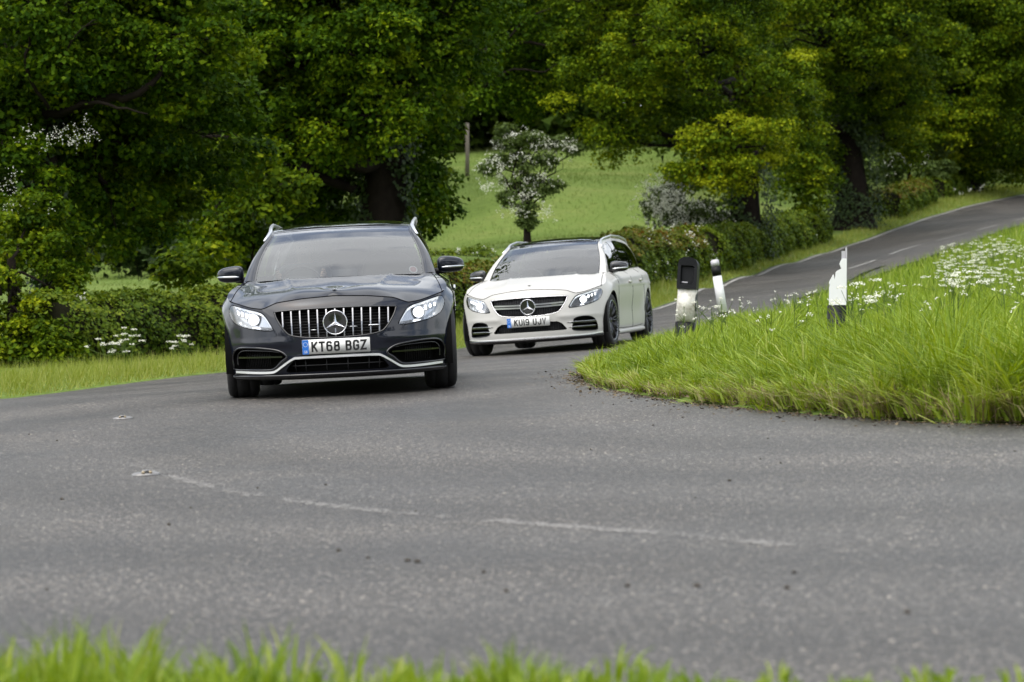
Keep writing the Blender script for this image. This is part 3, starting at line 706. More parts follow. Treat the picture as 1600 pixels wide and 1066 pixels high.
def tree(name, label, cat, base, trunk_r, trunk_top, lobes, mat, leaf=0.13, per=260, rc=(0.5,0.95), dens=1.0, ivy=0, group=None, upper=None, wood=True, tri=False, ivy_out=0.07, boughs=None, lit_lobes={}):
    """lobes: (centre xyz, (rx,ry,rz), relative clump density); upper = coarse lobes for the crown above the picture"""
    base = np.array(base, float); root = empty(name, base); tag(root, label, cat, group)
    loc = lambda p: np.asarray(p)-base
    tb = MB(); make_trunk(tb, (0,0,-0.15), loc(trunk_top), trunk_r, trunk_r*0.7); tb.build('trunk', M['bark'], root)
    br = MB(); CC = []; RC = []; LIT = []
    tt = loc(trunk_top)
    for li_, (c, r, dn) in enumerate(lobes):
        c = loc(c); r = np.array(r, float)
        area = 4*math.pi*((r[0]*r[1])**1.6/3+(r[0]*r[2])**1.6/3+(r[1]*r[2])**1.6/3)**(1/1.6)
        nc = max(4, int(area*0.62*dens*dn))
        d = unit(rng.normal(size=(nc, 3))); f = rng.uniform(0.62, 1.06, (nc, 1)); cc = c + d*r*f
        LIT.append(np.full(nc, lit_lobes.get(li_, 0.0))); CC.append(cc); RC.append(rng.uniform(rc[0], rc[1], nc))  # light falling through gaps, put into the leaf colour of chosen lobes
        if wood:
            j = tt*rng.uniform(0.75, 1.0); pts = limb(br, j, c, trunk_r*0.30, trunk_r*0.10, 0.06, 7, 0.35)
            for q in cc[rng.random(nc) < 0.5]:
                s = pts[int(rng.integers(4, 8))]; limb(br, s, q, trunk_r*0.07, 0.010, 0.05, 4, 0.3, 5)
    CC = np.vstack(CC); RC = np.concatenate(RC)
    C, Nn, k = clump_leaves(CC, RC, per)
    rnd = np.clip(rng.beta(2, 2.4, len(C))*0.85 + (rng.normal(0, 0.17, len(CC))+np.concatenate(LIT))[k] + 0.04, 0, 1)
    sz = leaf*rng.uniform(0.7, 1.35, len(C))
    ic = np.vstack([loc(c)+unit(rng.normal(size=(m_, 3)))*np.array(r)*rng.uniform(0.1, 0.62, (m_, 1)) for (c, r, dn) in lobes for m_ in [max(3, int(5*r[0]*r[2]*dn))]])
    C2, N2, k2 = clump_leaves(ic, np.full(len(ic), rc[1]*1.3), 110)
    C = np.vstack([C, C2]); Nn = np.vstack([Nn, N2]); rnd = np.concatenate([rnd, np.clip(rng.beta(2, 2.4, len(C2))*0.85+0.04, 0, 1)]); sz = np.concatenate([sz, leaf*1.35*rng.uniform(0.7, 1.3, len(C2))])
    if upper:
        uc = []; 
        for (c, r, dn) in upper:
            nc = max(6, int(r[0]*r[2]*3*dn)); d = unit(rng.normal(size=(nc, 3))); uc.append(loc(c)+d*np.array(r)*rng.uniform(0.5, 1.0, (nc, 1)))
        uc = np.vstack(uc); C2, N2, k2 = clump_leaves(uc, rng.uniform(0.9, 1.4, len(uc)), 70)
        C = np.vstack([C, C2]); Nn = np.vstack([Nn, N2]); rnd = np.concatenate([rnd, rng.random(len(C2))]); sz = np.concatenate([sz, 0.26*rng.uniform(0.7, 1.3, len(C2))])
    leaves_mesh('crown', C, Nn, sz, mat, root, rnd, tri)
    for bp_ in (boughs or []):
        q = catmull([loc(at(*p)) for p in bp_[0]], 4); mb_ = MB(); mb_.tube(q+rng.normal(0, 0.012, q.shape), list(np.linspace(bp_[1], bp_[2], len(q))), 9); mb_.build('bough', M['bark'], root)
    if wood: br.build('branches', M['bark'], root)
    if ivy:
        n = ivy; t = rng.random(n)**(1.3 if ivy_out < 0.2 else 0.85); an = rng.uniform(0, 2*np.pi, n); rr = trunk_r*(1.08-0.3*t)+trunk_r*(0.5 if ivy_out < 0.2 else 0.1)*np.exp(-t*9)+np.abs(rng.normal(0, ivy_out, n))+0.05
        keep = (np.sin(3*an+6*t)+np.sin(7*t+1)) > -0.7
        P = tt*t[:,None] + np.stack([np.cos(an)*rr, np.sin(an)*rr, np.zeros(n)], axis=1); P = P[keep]; an = an[keep]
        leaves_mesh('ivy', P, unit(np.stack([np.cos(an), np.sin(an), np.full(len(an), 0.5)], axis=1)+rng.normal(0, 0.35, (len(an), 3))), 0.10*rng.uniform(0.7, 1.3, len(P)), M['ivy'], root)
    return root

def lb(px, py, D, rx, rz, ry=None, dn=1.0):
    """lobe centred on a sight line at depth D, radii in metres"""
    return (at(px, py, D), (rx, ry if ry else (rx+rz)/2, rz), dn)
def gb(px, D):
    x = (px-800)/F*D; return np.array((x, D, float(ground_z(x, D)[0])))

# ivy-clad oak at the left edge
b = gb(92, 47)
tree('oak_tree', 'ivy-covered oak at the left edge, leaning its boughs over the hedge', 'tree', b, 0.27, b+np.array((-0.35,0.2,4.4)),
     [lb(60,60,46,1.9,1.2), lb(235,90,46.5,1.5,1.0), lb(-60,220,46,1.2,1.2), lb(150,230,48,1.5,0.8), lb(290,40,47,1.3,0.8), lb(210,330,49,1.0,0.8), lb(130,-60,47,2.2,1.0),
      lb(330,150,49,1.0,0.7), lb(30,330,45.5,0.8,0.8), lb(120,140,49,2.2,1.4), lb(250,200,50,1.6,1.2), lb(20,150,48,1.4,1.6), lb(90,300,48.5,1.2,0.9), lb(330,260,51,1.0,0.9), lb(60,400,46.5,0.7,0.7)],
     M['oak'], leaf=0.088, per=300, rc=(0.26,0.52), dens=1.9, lit_lobes={0:0.08, 1:0.18, 4:0.18, 5:0.10}, ivy=2600, boughs=[([(70,178,46.6),(115,170,46.5),(160,155,46.2),(205,152,46.0),(238,130,45.9),(250,108,46.0),(236,70,46.2)],0.10,0.02), ([(95,178,46.2),(140,160,45.6),(185,168,45.4),(230,178,45.3)],0.045,0.012), ([(60,20,45.3),(48,60,45.2),(42,110,45.3),(75,170,45.8)],0.014,0.035), ([(150,30,45.0),(118,55,45.0),(95,100,45.2)],0.008,0.02)], upper=[((b[0],b[1]+0.5,b[2]+9.6),(5.5,4.5,2.6),1.0)])
# hawthorn tangled against it
b = gb(18, 42.6)
tree('hawthorn_bush', 'tall leafy bush with white blossom crowding the left oak trunk', 'bush', b, 0.09, b+np.array((0,0,1.6)),
     [lb(-10,470,42.8,0.85,0.7,0.6), lb(60,520,42.3,0.55,0.55,0.5), lb(15,390,43.2,0.75,0.5,0.5), lb(30,555,42.0,0.75,0.35,0.4), lb(85,560,42.0,0.35,0.25,0.3), lb(95,460,43,0.35,0.5,0.4), lb(-40,560,41.8,0.8,0.4,0.4), lb(60,330,43.5,0.5,0.4)], M['oak_bright'], leaf=0.066, per=340, rc=(0.18,0.34), dens=3.2)
def blossom(parent, pts, spread, n, size=0.045):
    k = np.repeat(np.arange(len(pts)), n); C = np.asarray(pts)[k]+rng.normal(0, 1, (len(k), 3))*np.asarray(spread)
    cl_ = rng.normal(0, 0.045, (len(C), 7, 3)); C = (C[:,None]+cl_).reshape(-1, 3)
    leaves_mesh('blossom', C-np.array(parent.location), unit(rng.normal(size=C.shape)+np.array((0,-0.4,0.8))), size, M['blossom'], parent)
hb = [o for o in COL.objects if o.name == 'hawthorn_bush'][0]
blossom(hb, [at(110,205,43.4), at(60,215,43.4), at(130,215,43.3), at(5,300,43.2), at(15,330,43.2)], (0.24,0.15,0.12), 14, 0.024)

tag(leaves_mesh('leaf_litter', LITTER[0], unit(rng.normal(0, 0.25, (LITTER[1], 3))+np.array((0,0,1))), rng.uniform(0.010, 0.035, LITTER[1]), M['litter']), 'brown litter and crumbs along the edge of the asphalt', 'litter', kind='stuff')
# great oak in the middle-left
b = gb(598, 62)
tree('oak_tree', 'massive old oak with a thick dark trunk behind the black car', 'tree', b, 0.56, b+np.array((0.1,0.1,4.0)),
     [lb(400,200,60,1.9,1.1), lb(560,190,59.5,1.7,1.0), lb(520,70,59,2.2,1.0), lb(640,120,60,1.4,1.2), lb(360,40,60,1.9,1.2), lb(690,30,61,1.5,1.2), lb(320,280,60.5,1.0,0.7),
      lb(430,290,63,1.6,0.9), lb(650,300,62.5,0.5,0.8), lb(480,-40,60,2.6,1.2), lb(340,360,58,0.8,0.8), lb(668,205,63,0.5,0.7), lb(620,-60,60,2.4,1.2), lb(300,130,60,1.0,1.2), lb(480,150,63,2.6,1.8), lb(600,60,63,2.4,1.8), lb(640,220,63.5,1.0,0.8), lb(520,300,64,1.2,0.9), lb(400,120,63,2.2,1.8)],
     M['oak'], leaf=0.10, per=270, rc=(0.30,0.62), dens=1.45, lit_lobes={0:0.16, 1:0.14, 3:0.14, 6:0.10}, ivy=5000, ivy_out=0.12, boughs=[([(560,300,62.0),(480,268,61.2),(420,245,60.2),(360,216,58.9),(300,214,58.8)],0.12,0.025), ([(460,262,60),(400,238,59.0),(330,232,58.6)],0.04,0.012), ([(600,200,61.4),(640,120,60.6),(700,60,60.2)],0.14,0.04)], upper=[((b[0],b[1],b[2]+12.0),(7.5,6.5,3.0),1.0)])
# darker oak set back in the middle, its bare boughs showing
b = gb(742, 84)
b2 = gb(618, 88)
tree('oak_tree', 'shaded oak further back whose thin dark boughs arch above the hawthorn', 'tree', b2, 0.40, b2+np.array((0,0,5.0)),
     [lb(770,130,83,2.0,0.9,None,0.7), lb(840,60,83,2.4,1.3,None,0.8), lb(720,60,85,2.0,1.6,None,0.8), lb(850,150,84,1.6,0.8,None,0.6), lb(780,-40,84,3.2,1.4), lb(695,130,84,1.3,1.2), lb(800,70,87,3.0,1.6), lb(880,30,86,2.0,1.6), lb(745,140,86,1.2,0.7)],
     M['oak'], tri=True, leaf=0.105, per=240, rc=(0.32,0.65), dens=1.3, boughs=[([(700,95,83),(760,78,82),(820,66,81.6),(860,72,81.4),(900,60,81.4)],0.07,0.02), ([(740,150,83),(780,118,82),(810,108,81.6),(850,112,81.4),(880,92,81.4)],0.05,0.012), ([(790,66,81.8),(825,28,81.4),(880,8,81.4)],0.04,0.012)], upper=[((b2[0]+2,b2[1]+1,b2[2]+14.0),(7,6,3.0),1.0)])
# bright yellow-green oak right of centre
b = gb(1165, 84)
tree('oak_tree', 'bright yellow-green oak with a drooping lower bough left of the dark trunk', 'tree', b, 0.48, b+np.array((0.1,0,4.2)),
     [lb(960,130,79,1.7,1.2), lb(1060,60,78,2.0,1.3), lb(960,210,79,0.9,0.75), lb(1150,230,77,1.7,0.75), lb(1180,130,78,1.9,1.0), lb(1100,265,77,1.1,0.6), lb(940,20,80,1.9,1.3),
      lb(1120,-30,79,2.6,1.2), lb(1060,180,80,1.3,0.8,None,0.7), lb(1140,290,77.5,0.45,0.4), lb(1000,60,82,2.0,1.4), lb(1215,200,82,1.2,1.0)],
     M['oak_bright'], tri=True, leaf=0.092, per=330, rc=(0.32,0.60), dens=1.6, lit_lobes={3:0.34, 5:0.34, 9:0.30, 0:0.10, 2:0.12}, ivy=7000, ivy_out=0.26, upper=[((b[0]-1,b[1],b[2]+14.5),(7.5,6.5,3.2),1.0)])
# dark broad oak beside the road
b = gb(1330, 103)
tree('oak_tree', 'broad dark oak with an ivy-thick trunk beside the climbing road', 'tree', b, 0.62, b+np.array((0,0,4.4)),
     [lb(1280,110,100.0,2.32,1.28), lb(1390,60,99.0,2.32,1.39), lb(1300,20,99.0,2.78,1.51), lb(1440,140,101.0,1.74,1.04), lb(1250,200,101.0,1.51,0.93,None,0.7), lb(1350,-50,100.0,3.48,1.51), lb(1370,170,102.0,1.86,0.81,None,0.7), lb(1240,265,101.5,0.81,1.04), lb(1300,260,103.0,0.93,1.04,None,0.6), lb(1330,180,104.0,2.32,1.39), lb(1400,230,105.0,1.16,1.16), lb(1250,90,105.0,2.55,1.86)],
     M['oak_bright'], tri=True, leaf=0.105, per=320, rc=(0.36,0.70), dens=1.15, ivy=9000, ivy_out=0.34, upper=[((b[0],b[1],b[2]+14.5),(7.5,6.5,3.2),1.0)])
b = gb(1512, 125)
tree('oak_tree', 'bushy oak over the road at the right, low boughs hanging above the verge', 'tree', b, 0.45, b+np.array((0,0,4.6)),
     [lb(1480,190,121.0,1.92,1.2), lb(1540,110,121.0,2.88,1.68), lb(1450,70,122.0,2.64,1.68), lb(1580,210,122.0,1.68,1.32), lb(1600,20,121.0,3.36,1.92), lb(1480,-30,122.0,3.6,1.8), lb(1430,210,121.0,1.08,0.96), lb(1455,250,122.0,1.08,0.6), lb(1515,240,124.0,1.32,1.2), lb(1560,260,125.0,1.44,0.84), lb(1500,130,125.0,3.12,2.16), lb(1580,90,125.0,3.12,2.64), lb(1490,285,125.0,1.08,0.6)],
     M['oak_bright'], tri=True, leaf=0.125, per=300, rc=(0.42,0.82), dens=0.9, lit_lobes={0:0.25, 6:0.25, 7:0.28}, ivy=3500, ivy_out=0.3, upper=[((b[0],b[1],b[2]+17),(8,7,3.4),1.0)])
b = gb(1640, 145)
tree('oak_tree', 'farthest roadside oak cut off by the right edge of the picture', 'tree', b, 0.45, b+np.array((0,0,4.6)),
     [lb(1600,150,142.0,2.64,2.16), lb(1680,80,142.0,3.6,2.88), lb(1560,60,143.0,2.88,2.4), lb(1610,230,142.0,1.92,1.44), lb(1640,-20,143.0,4.32,2.4)],
     M['oak'], tri=True, leaf=0.17, per=220, rc=(0.6,1.1), dens=0.7, upper=[((b[0],b[1],b[2]+20),(8,7,3.6),0.8)])
# saplings and scrub under the oaks
for px, D, lab, lob, mt in (
    (395, 56, 'leafy sapling with a pale stem just left of the black car', [lb(395,330,56,0.55,0.7), lb(340,390,56,0.5,0.5), lb(440,300,56.5,0.5,0.5), lb(380,250,56,0.4,0.4)], 'oak_bright'),
    (112, 50, 'low hanging yellow-green sapling above the left hedge', [lb(190,300,51,1.2,0.55), lb(255,285,52,0.8,0.6), lb(240,340,52,0.9,0.3), lb(150,360,51.5,0.9,0.5), lb(280,420,54,0.45,0.3)], 'oak_bright'),
    (1255, 96, 'light green scrub tree between two dark ivy trunks', [lb(1250,260,95,1.0,0.9), lb(1265,300,95,1.0,0.7), lb(1235,215,95.5,0.7,0.6)], 'oak_bright'),
    (640, 66, 'drooping spray of leaves at the right of the massive trunk', [lb(665,290,64,0.55,0.5), lb(672,320,64,0.45,0.4), lb(640,340,64,0.5,0.5)], 'oak')):
    b = gb(px, D); tree('sapling', lab, 'sapling', b, 0.03, b+np.array((0,0,1.6)), lob, M[mt], leaf=0.11, per=200, rc=(0.25,0.5), dens=1.9)

# copse behind the left hedge
for px, D, lab, lob in ((330, 98, 'dark thicket across the little field at the left', [lb(200,380,96,2.0,1.2), lb(330,370,97,2.6,1.4), lb(450,360,98,2.4,1.5), lb(540,370,99,1.8,1.3), lb(120,350,97,2.0,1.6), lb(260,300,99,2.6,1.6), lb(420,270,100,3,1.8)]),):
    b = gb(px, D); tree('thicket', lab, 'thicket', b, 0.2, b+np.array((0,0,2.5)), lob, M['ivy'], tri=True, leaf=0.2, per=200, rc=(0.5,0.95), dens=0.75)

# white hawthorn tree in the pasture
b = at(824, 380, 78); b[2] = float(ground_z(b[0], b[1])[0])
haw = tree('hawthorn_tree', 'small hawthorn tree full of white blossom standing alone in the pasture', 'tree', b, 0.11, at(824,318,78),
     [lb(800,228,78,0.50,0.34), lb(835,218,78,0.52,0.28), lb(874,222,78,0.45,0.20), lb(776,252,78,0.30,0.20), lb(818,258,78,0.62,0.42), lb(850,252,78,0.42,0.32), lb(812,290,78,0.46,0.36), lb(796,312,78,0.28,0.18),
      lb(836,296,78,0.38,0.34), lb(824,330,78,0.30,0.28), lb(824,350,78,0.14,0.12), lb(866,292,78,0.16,0.08), lb(762,264,78,0.12,0.08), lb(788,204,78,0.14,0.10), lb(896,234,78,0.16,0.14)],
     M['hawthorn'], leaf=0.07, per=105, rc=(0.14,0.24), dens=4.8)
pts = [at(x, y, 77.6+rng.uniform(-0.5, 0.6)) for x, y in [(780,225),(800,215),(830,212),(860,222),(885,222),(895,230),(770,250),(760,262),(790,260),(815,245),(845,250),(870,245),(800,290),(825,280),(850,275),(860,285),(790,320),(810,330),(835,310),(812,305),(855,330),(780,280),(840,235),(765,290)]]
blossom(haw, pts, (0.16,0.24,0.11), 12, 0.045)
b = gb(1070, 86); b[2] = float(ground_z(b[0], b[1])[0])
hw = tree('hawthorn_bush', 'spreading hawthorn bush dotted white under the bright oak', 'bush', b, 0.1, b+np.array((0,0,1.0)),
     [lb(1050,310,84,0.9,0.6), lb(1085,330,84,0.9,0.5), lb(1040,335,84,0.6,0.35), lb(1110,345,84,0.6,0.3), lb(1065,285,84.5,0.7,0.4)], M['hawthorn'], leaf=0.10, per=130, rc=(0.25,0.42), dens=2.2)
blossom(hw, [at(x, y, 83.4+rng.uniform(-0.3,0.3)) for x, y in [(1030,300),(1045,290),(1060,310),(1020,320),(1075,320),(1095,330),(1040,340),(1065,345),(1110,345),(1085,352),(1050,325)]], (0.32,0.22,0.20), 55, 0.05)
b = gb(1420, 122)
hw = tree('hawthorn_bush', 'grey-green hawthorn scrub behind the far cut hedge', 'bush', b, 0.1, b+np.array((0,0,1.2)),
     [lb(1400,240,120,1.0,0.8), lb(1440,230,121,1.0,0.8), lb(1395,270,120,0.9,0.5), lb(1460,270,120,1.0,0.5)], M['hawthorn'], leaf=0.13, per=130, rc=(0.3,0.5), dens=1.8)
blossom(hw, [at(x, y, 118.5) for x, y in [(1395,235),(1410,250),(1440,240),(1510,295),(1385,260)]], (0.3,0.2,0.2), 6, 0.06)

# hedges
def hedge(label, line, h, w, mat, leaf=0.07, dens=900, mat2=None, flowers=0, base_drop=0.0):
    L = resample([p for p in line], 0.3); tg = np.gradient(L, axis=0); tg = unit(tg); nn = np.stack([-tg[:,1], tg[:,0]], axis=1)
    z0 = ground_z(L[:,0], L[:,1]) - 0.05
    o0 = np.array((L[0,0], L[0,1], z0[0])); root = empty('hedge', o0); tag(root, label, 'hedge', 'roadside hedges')
    prof = [(-0.5,0.0), (-0.56,0.45), (-0.48,0.85), (-0.25,1.0), (0.25,1.0), (0.48,0.85), (0.56,0.45), (0.5,0.0)]
    hh = h*(1+0.06*np.sin(np.arange(len(L))*0.9)+rng.normal(0, 0.02, len(L)))
    V = []; m = len(prof)
    for i in range(1, len(L)-1):
        for a, c in prof:
            p = L[i]+nn[i]*a*w*0.86; V.append((p[0]-o0[0], p[1]-o0[1], z0[i]+c*hh[i]*0.93-o0[2]))
    Fc = [(i*m+k, i*m+k+1, (i+1)*m+k+1, (i+1)*m+k) for i in range(len(L)-3) for k in range(m-1)]
    Fc += [tuple(range(m)), tuple(range((len(L)-3)*m, (len(L)-2)*m))[::-1]]
    mesh_obj('hedge_core', V, Fc, M['hedge_core'], root, smooth=False)
    length = len(L)*0.3; n = int(length*dens*(h*2+w)/2.4)
    i = rng.integers(0, len(L), n); f = rng.random(n)
    pp = np.array(prof); per = np.concatenate([[0], np.cumsum(np.linalg.norm(np.diff(pp*[w, h], axis=0), axis=1))]); u = rng.random(n)*per[-1]
    a = np.interp(u, per, pp[:,0]); c = np.interp(u, per, pp[:,1])
    bump = 1+0.10*np.sin(i*1.3+7*c)+0.08*np.sin(i*0.47+11*a)+rng.normal(0, 0.05, n)
    endk = (i < 1) | (i > len(L)-2); a = np.where(endk, a*rng.random(n), a); c = np.where(endk, c*rng.random(n)**0.5, c)
    P = L[i]+tg[i]*(f[:,None]-0.5)*0.34+nn[i]*(a*w*bump)[:,None]; z = z0[i]+c*hh[i]*(0.95+0.05*bump)+np.where(c > 0.95, np.abs(rng.normal(0, 0.05, n)), 0)
    C = np.column_stack([P, z])-o0
    Nn = unit(np.column_stack([nn[i]*a[:,None]*1.6, 0.25+c])+rng.normal(0, 0.55, (n, 3)))
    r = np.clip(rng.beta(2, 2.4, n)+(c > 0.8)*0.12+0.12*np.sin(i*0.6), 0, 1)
    if mat2 is None: leaves_mesh('foliage', C, Nn, leaf*rng.uniform(0.7, 1.35, n), mat, root, r)
    else:
        top = (c > 0.72) & (rng.random(n) < 0.75)
        leaves_mesh('foliage', C[~top], Nn[~top], leaf*rng.uniform(0.7, 1.35, (~top).sum()), mat, root, r[~top])
        leaves_mesh('new_growth', C[top], Nn[top], leaf*rng.uniform(0.7, 1.35, top.sum()), mat2, root, r[top])
    if flowers:
        q = rng.integers(0, n, flowers); Cf = (C[q]*1.0)[:,None]+rng.normal(0, 0.06, (flowers, 9, 3)); Cf = Cf.reshape(-1,3)+np.array((0,-0.04,0.02))
        leaves_mesh('blossom', Cf, unit(rng.normal(size=Cf.shape)+np.array((0,-0.6,0.7))), 0.05, M['blossom'], root)
    return root
def hl(*p): return catmull(np.array(p, float), 6)
hedge('dense dark clipped hedge at the left behind the black car', hl((-7.15,42.1),(-6.0,44.2),(-5.1,45.4),(-4.2,46.8)), 1.02, 1.2, M['hedge'], 0.07, 2000, None, 3)
hedge('green hedge seen between the two cars', hl((-4.1,47.0),(-2.6,50),(-1.1,53.6),(0.2,57)), 1.05, 1.1, M['hedge'], 0.08, 1300, M['hedge_red'], 12)
hedge('hedge with reddish new growth and white flowers right of the white car', hl((0.35,57.3),(2.0,64),(3.2,69),(4.6,74.5)), 1.15, 1.2, M['hedge'], 0.085, 1200, M['hedge_red'], 120)
hedge('dark rough hedge below the bright oak along the climb', hl((4.8,75.5),(6.4,82),(8.0,89),(10.2,97)), 1.1, 1.3, M['hedge'], 0.095, 900, None, 16)
hedge('short square-cut hedge block beyond the broad dark oak', hl((14.0,107.5),(15.4,112),(16.7,116.5)), 1.0, 1.2, M['hedge'], 0.11, 800, M['hedge_red'])
hedge('low far hedge at the top of the climb', hl((17.5,119),(19.0,123.5),(20.6,128)), 0.9, 1.1, M['hedge'], 0.12, 700, None, 8)
hedge('small rounded hedge in the pasture beside the hawthorn bush', hl((3.2,83.5),(4.4,84),(5.6,85)), 0.75, 1.0, M['hedge'], 0.10, 900, None, 10)
hedge('low hedge at the foot of the pasture behind the black car mirror', hl((-2.6,73),(-1.4,73.4),(-0.6,74)), 0.5, 0.8, M['hedge'], 0.09, 900, None, 24)

# woods closing the hillside, and the roadside wood behind the camera that the cars mirror
def wood(name, label, n, xr, yr, zr, rcl, per, leaf, clear=0, far_keep=None):
    cc = np.column_stack([rng.uniform(*xr, n), rng.uniform(*yr, n), np.zeros(n)]); 
    if clear: cc = cc[road_dist(cc[:,:2]) > clear]
    if far_keep is not None: cc = cc[far_keep(cc)]
    cc[:,2] = ground_z(cc[:,0], cc[:,1])+rng.uniform(*zr, len(cc))
    C, Nn, k = clump_leaves(cc, rng.uniform(*rcl, len(cc)), per)
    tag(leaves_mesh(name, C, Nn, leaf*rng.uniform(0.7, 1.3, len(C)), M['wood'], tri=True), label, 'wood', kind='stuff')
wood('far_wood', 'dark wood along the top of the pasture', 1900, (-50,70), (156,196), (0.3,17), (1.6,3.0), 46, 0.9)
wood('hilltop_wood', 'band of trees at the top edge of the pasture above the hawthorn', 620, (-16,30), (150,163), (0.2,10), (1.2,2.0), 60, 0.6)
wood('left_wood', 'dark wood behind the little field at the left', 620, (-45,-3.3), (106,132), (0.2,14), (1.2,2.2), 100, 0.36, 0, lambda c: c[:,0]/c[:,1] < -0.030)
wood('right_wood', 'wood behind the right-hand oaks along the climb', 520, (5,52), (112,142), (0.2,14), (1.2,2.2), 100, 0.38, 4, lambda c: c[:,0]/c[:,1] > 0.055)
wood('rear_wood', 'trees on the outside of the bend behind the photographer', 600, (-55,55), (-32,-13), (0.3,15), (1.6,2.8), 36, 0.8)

# wooden pole in the pasture
p = at(730, 276, 128); p[2] = float(ground_z(p[0], p[1])[0])
mb = MB(); mb.tube([(0,0,-0.1), (0.01,0,1.0), (0,0.01,2.4)], [0.10,0.095,0.085], 12)
tag(mb.build('wooden_pole', M['pole']), 'weathered wooden pole standing in the pasture under the shaded oak', 'pole').location = p

# ------------------------------------------------------------------ cow parsley and daisies
def parsley(P, H, name, label=None, parent=None, stuff=True, um=(0.05,0.09), nfl=26, petal=0.02):
    n = len(P); S = []; sf = []
    mbs = MB(); C = []
    for p, h in zip(P, H):
        top = np.array(p)+np.array((rng.normal(0, 0.06), rng.normal(0, 0.06), h))
        mbs.tube([p, (np.array(p)+top)/2+rng.normal(0, 0.015, 3), top], [0.005,0.004,0.003], 3, cap=False)
        for q in range(int(rng.integers(2, 5))):
            t2 = top+np.array((rng.normal(0, 0.09), rng.normal(0, 0.09), rng.uniform(-0.12, 0.04)))
            mbs.tube([(np.array(p)+top*2)/3, t2], [0.003,0.002], 3, cap=False)
            r = rng.uniform(*um); a = rng.uniform(0, 6.28, nfl); rr = r*np.sqrt(rng.random(nfl))
            C.append(np.column_stack([t2[0]+rr*np.cos(a), t2[1]+rr*np.sin(a), t2[2]+0.025-rr*rr*2.0+rng.normal(0, 0.006, nfl)]))
    return mbs, np.vstack(C)
Q = scatter([(5,34),(9,33),(15,62),(15,72),(9,60)], 3.4)
Q = Q[in_poly(Q, ISL) & (road_dist(Q) > 0.4) & (Q[:,0]/Q[:,1] > 0.130+0.02*np.sin(Q[:,1]))]
Q = Q[rng.random(len(Q)) < np.clip(0.05+1.2*patchy(Q, 0.9)-0.2*(Q[:,0]/Q[:,1] < 0.14), 0, 1)]
P = np.column_stack([Q, tps_eval(G, Q)+bank(Q)])
ms, C = parsley(P, rng.uniform(0.34, 0.58, len(P)), 'x', um=(0.03,0.065), nfl=14)
o = leaves_mesh('cow_parsley', C, unit(rng.normal(0, 0.35, C.shape)+np.array((0,0,1))), 0.026, M['umbel'])
tag(o, 'drift of white cow parsley on the slope below the climbing road', 'cow parsley', kind='stuff')
ms.build('stems', M['field_blade'], o, smooth=False)
Q = scatter([(1.1,22),(6,22),(7,34),(2.4,34)], 1.1); Q = Q[in_poly(Q, ISL) & (road_dist(Q) > 0.6)]
P = np.column_stack([Q, tps_eval(G, Q)+bank(Q)])
ms, C = parsley(P, rng.uniform(0.30, 0.46, len(P)), 'x', um=(0.010,0.026), nfl=8)
o = leaves_mesh('white_wildflowers', C, unit(rng.normal(0, 0.4, C.shape)+np.array((0,-0.3,1))), 0.016, M['umbel'])
tag(o, 'scattered small white wildflowers among the island grass', 'wildflower', kind='stuff'); ms.build('stems', M['field_blade'], o, smooth=False)
for px, D, h, lab in ((200, 36.5, 0.55, 'tall cow parsley plant on the left verge before the hedge'), (172, 37.5, 0.42, 'shorter cow parsley plant at the left of the tall one'), (290, 39.5, 0.42, 'cow parsley against the hedge near the black car'), (1345, 19.5, 0.62, 'single cow parsley head rising from the grass right of the broken post'), (1490, 24, 0.60, 'cow parsley head in the grass at the far right')):
    b = gb(px, D); root = empty('cow_parsley_plant', b); tag(root, lab, 'cow parsley', 'cow parsley plants')
    base_pts = [(rng.normal(0, 0.03), rng.normal(0, 0.03), 0) for _ in range(3)]
    ms, C = parsley(base_pts, h*rng.uniform(0.75, 1.0, 3), 'x', um=(0.03,0.055), nfl=40)
    tag(leaves_mesh('florets', C, unit(rng.normal(0, 0.35, C.shape)+np.array((0,-0.2,1))), 0.016, M['umbel'], root), kind='stuff'); ms.build('stems', M['field_blade'], root, smooth=False)

# ------------------------------------------------------------------ verge marker posts
def taper_box(mb, w0, w1, d0, d1, z0, z1, bev=0.008):
    bm = bmesh.new(); bmesh.ops.create_cube(bm, size=1)
    for v in bm.verts:
        t = v.co.z+0.5; v.co = Vector((v.co.x*(w0+(w1-w0)*t), v.co.y*(d0+(d1-d0)*t), z0+(z1-z0)*t))
    if bev: bmesh.ops.bevel(bm, geom=bm.edges[:], offset=bev, segments=2, affect='EDGES')
    bm.verts.index_update(); mb.add([v.co for v in bm.verts], [[v.index for v in f.verts] for f in bm.faces]); bm.free()
def post_root(name, label, px, D, tilt_y, tilt_x=0, rz=0):
    b = gb(px, D); r = empty(name, (b[0], b[1], b[2]-0.05), (math.radians(tilt_x), math.radians(tilt_y), math.radians(rz))); tag(r, label, 'marker post', 'verge marker posts'); return r
# black-hooded post with a reflector recess
r = post_root('marker_post', 'stained white marker post with a black hooded reflector head', 1068, 27, 3.0, -3, -14); r.scale = (0.9, 0.9, 1.0)
mb = MB(); taper_box(mb, 0.205, 0.20, 0.15, 0.13, 0.0, 0.33); mb.build('foot', M['post_black'], r)
mb = MB(); taper_box(mb, 0.20, 0.19, 0.13, 0.125, 0.331, 0.66); mb.build('body', M['post_stained'], r)
mb = MB(); mb.box((0.0985,-0.0,0.495), (0.006,0.11,0.32), 0.002); mb.build('peeling_side', M['post_peel'], r)
head = MB(); hd = [(-0.105,0.645),(0.105,0.645),(0.105,0.88),(0.085,0.925),(0.03,0.945),(-0.05,0.945),(-0.095,0.92),(-0.105,0.87)]
win = [(-0.068,0.685),(0.068,0.685),(0.074,0.865),(-0.074,0.865)]
V = []; 
lo_ = resample(hd, 0.03, True); wi_ = resample(win, 0.03, True)
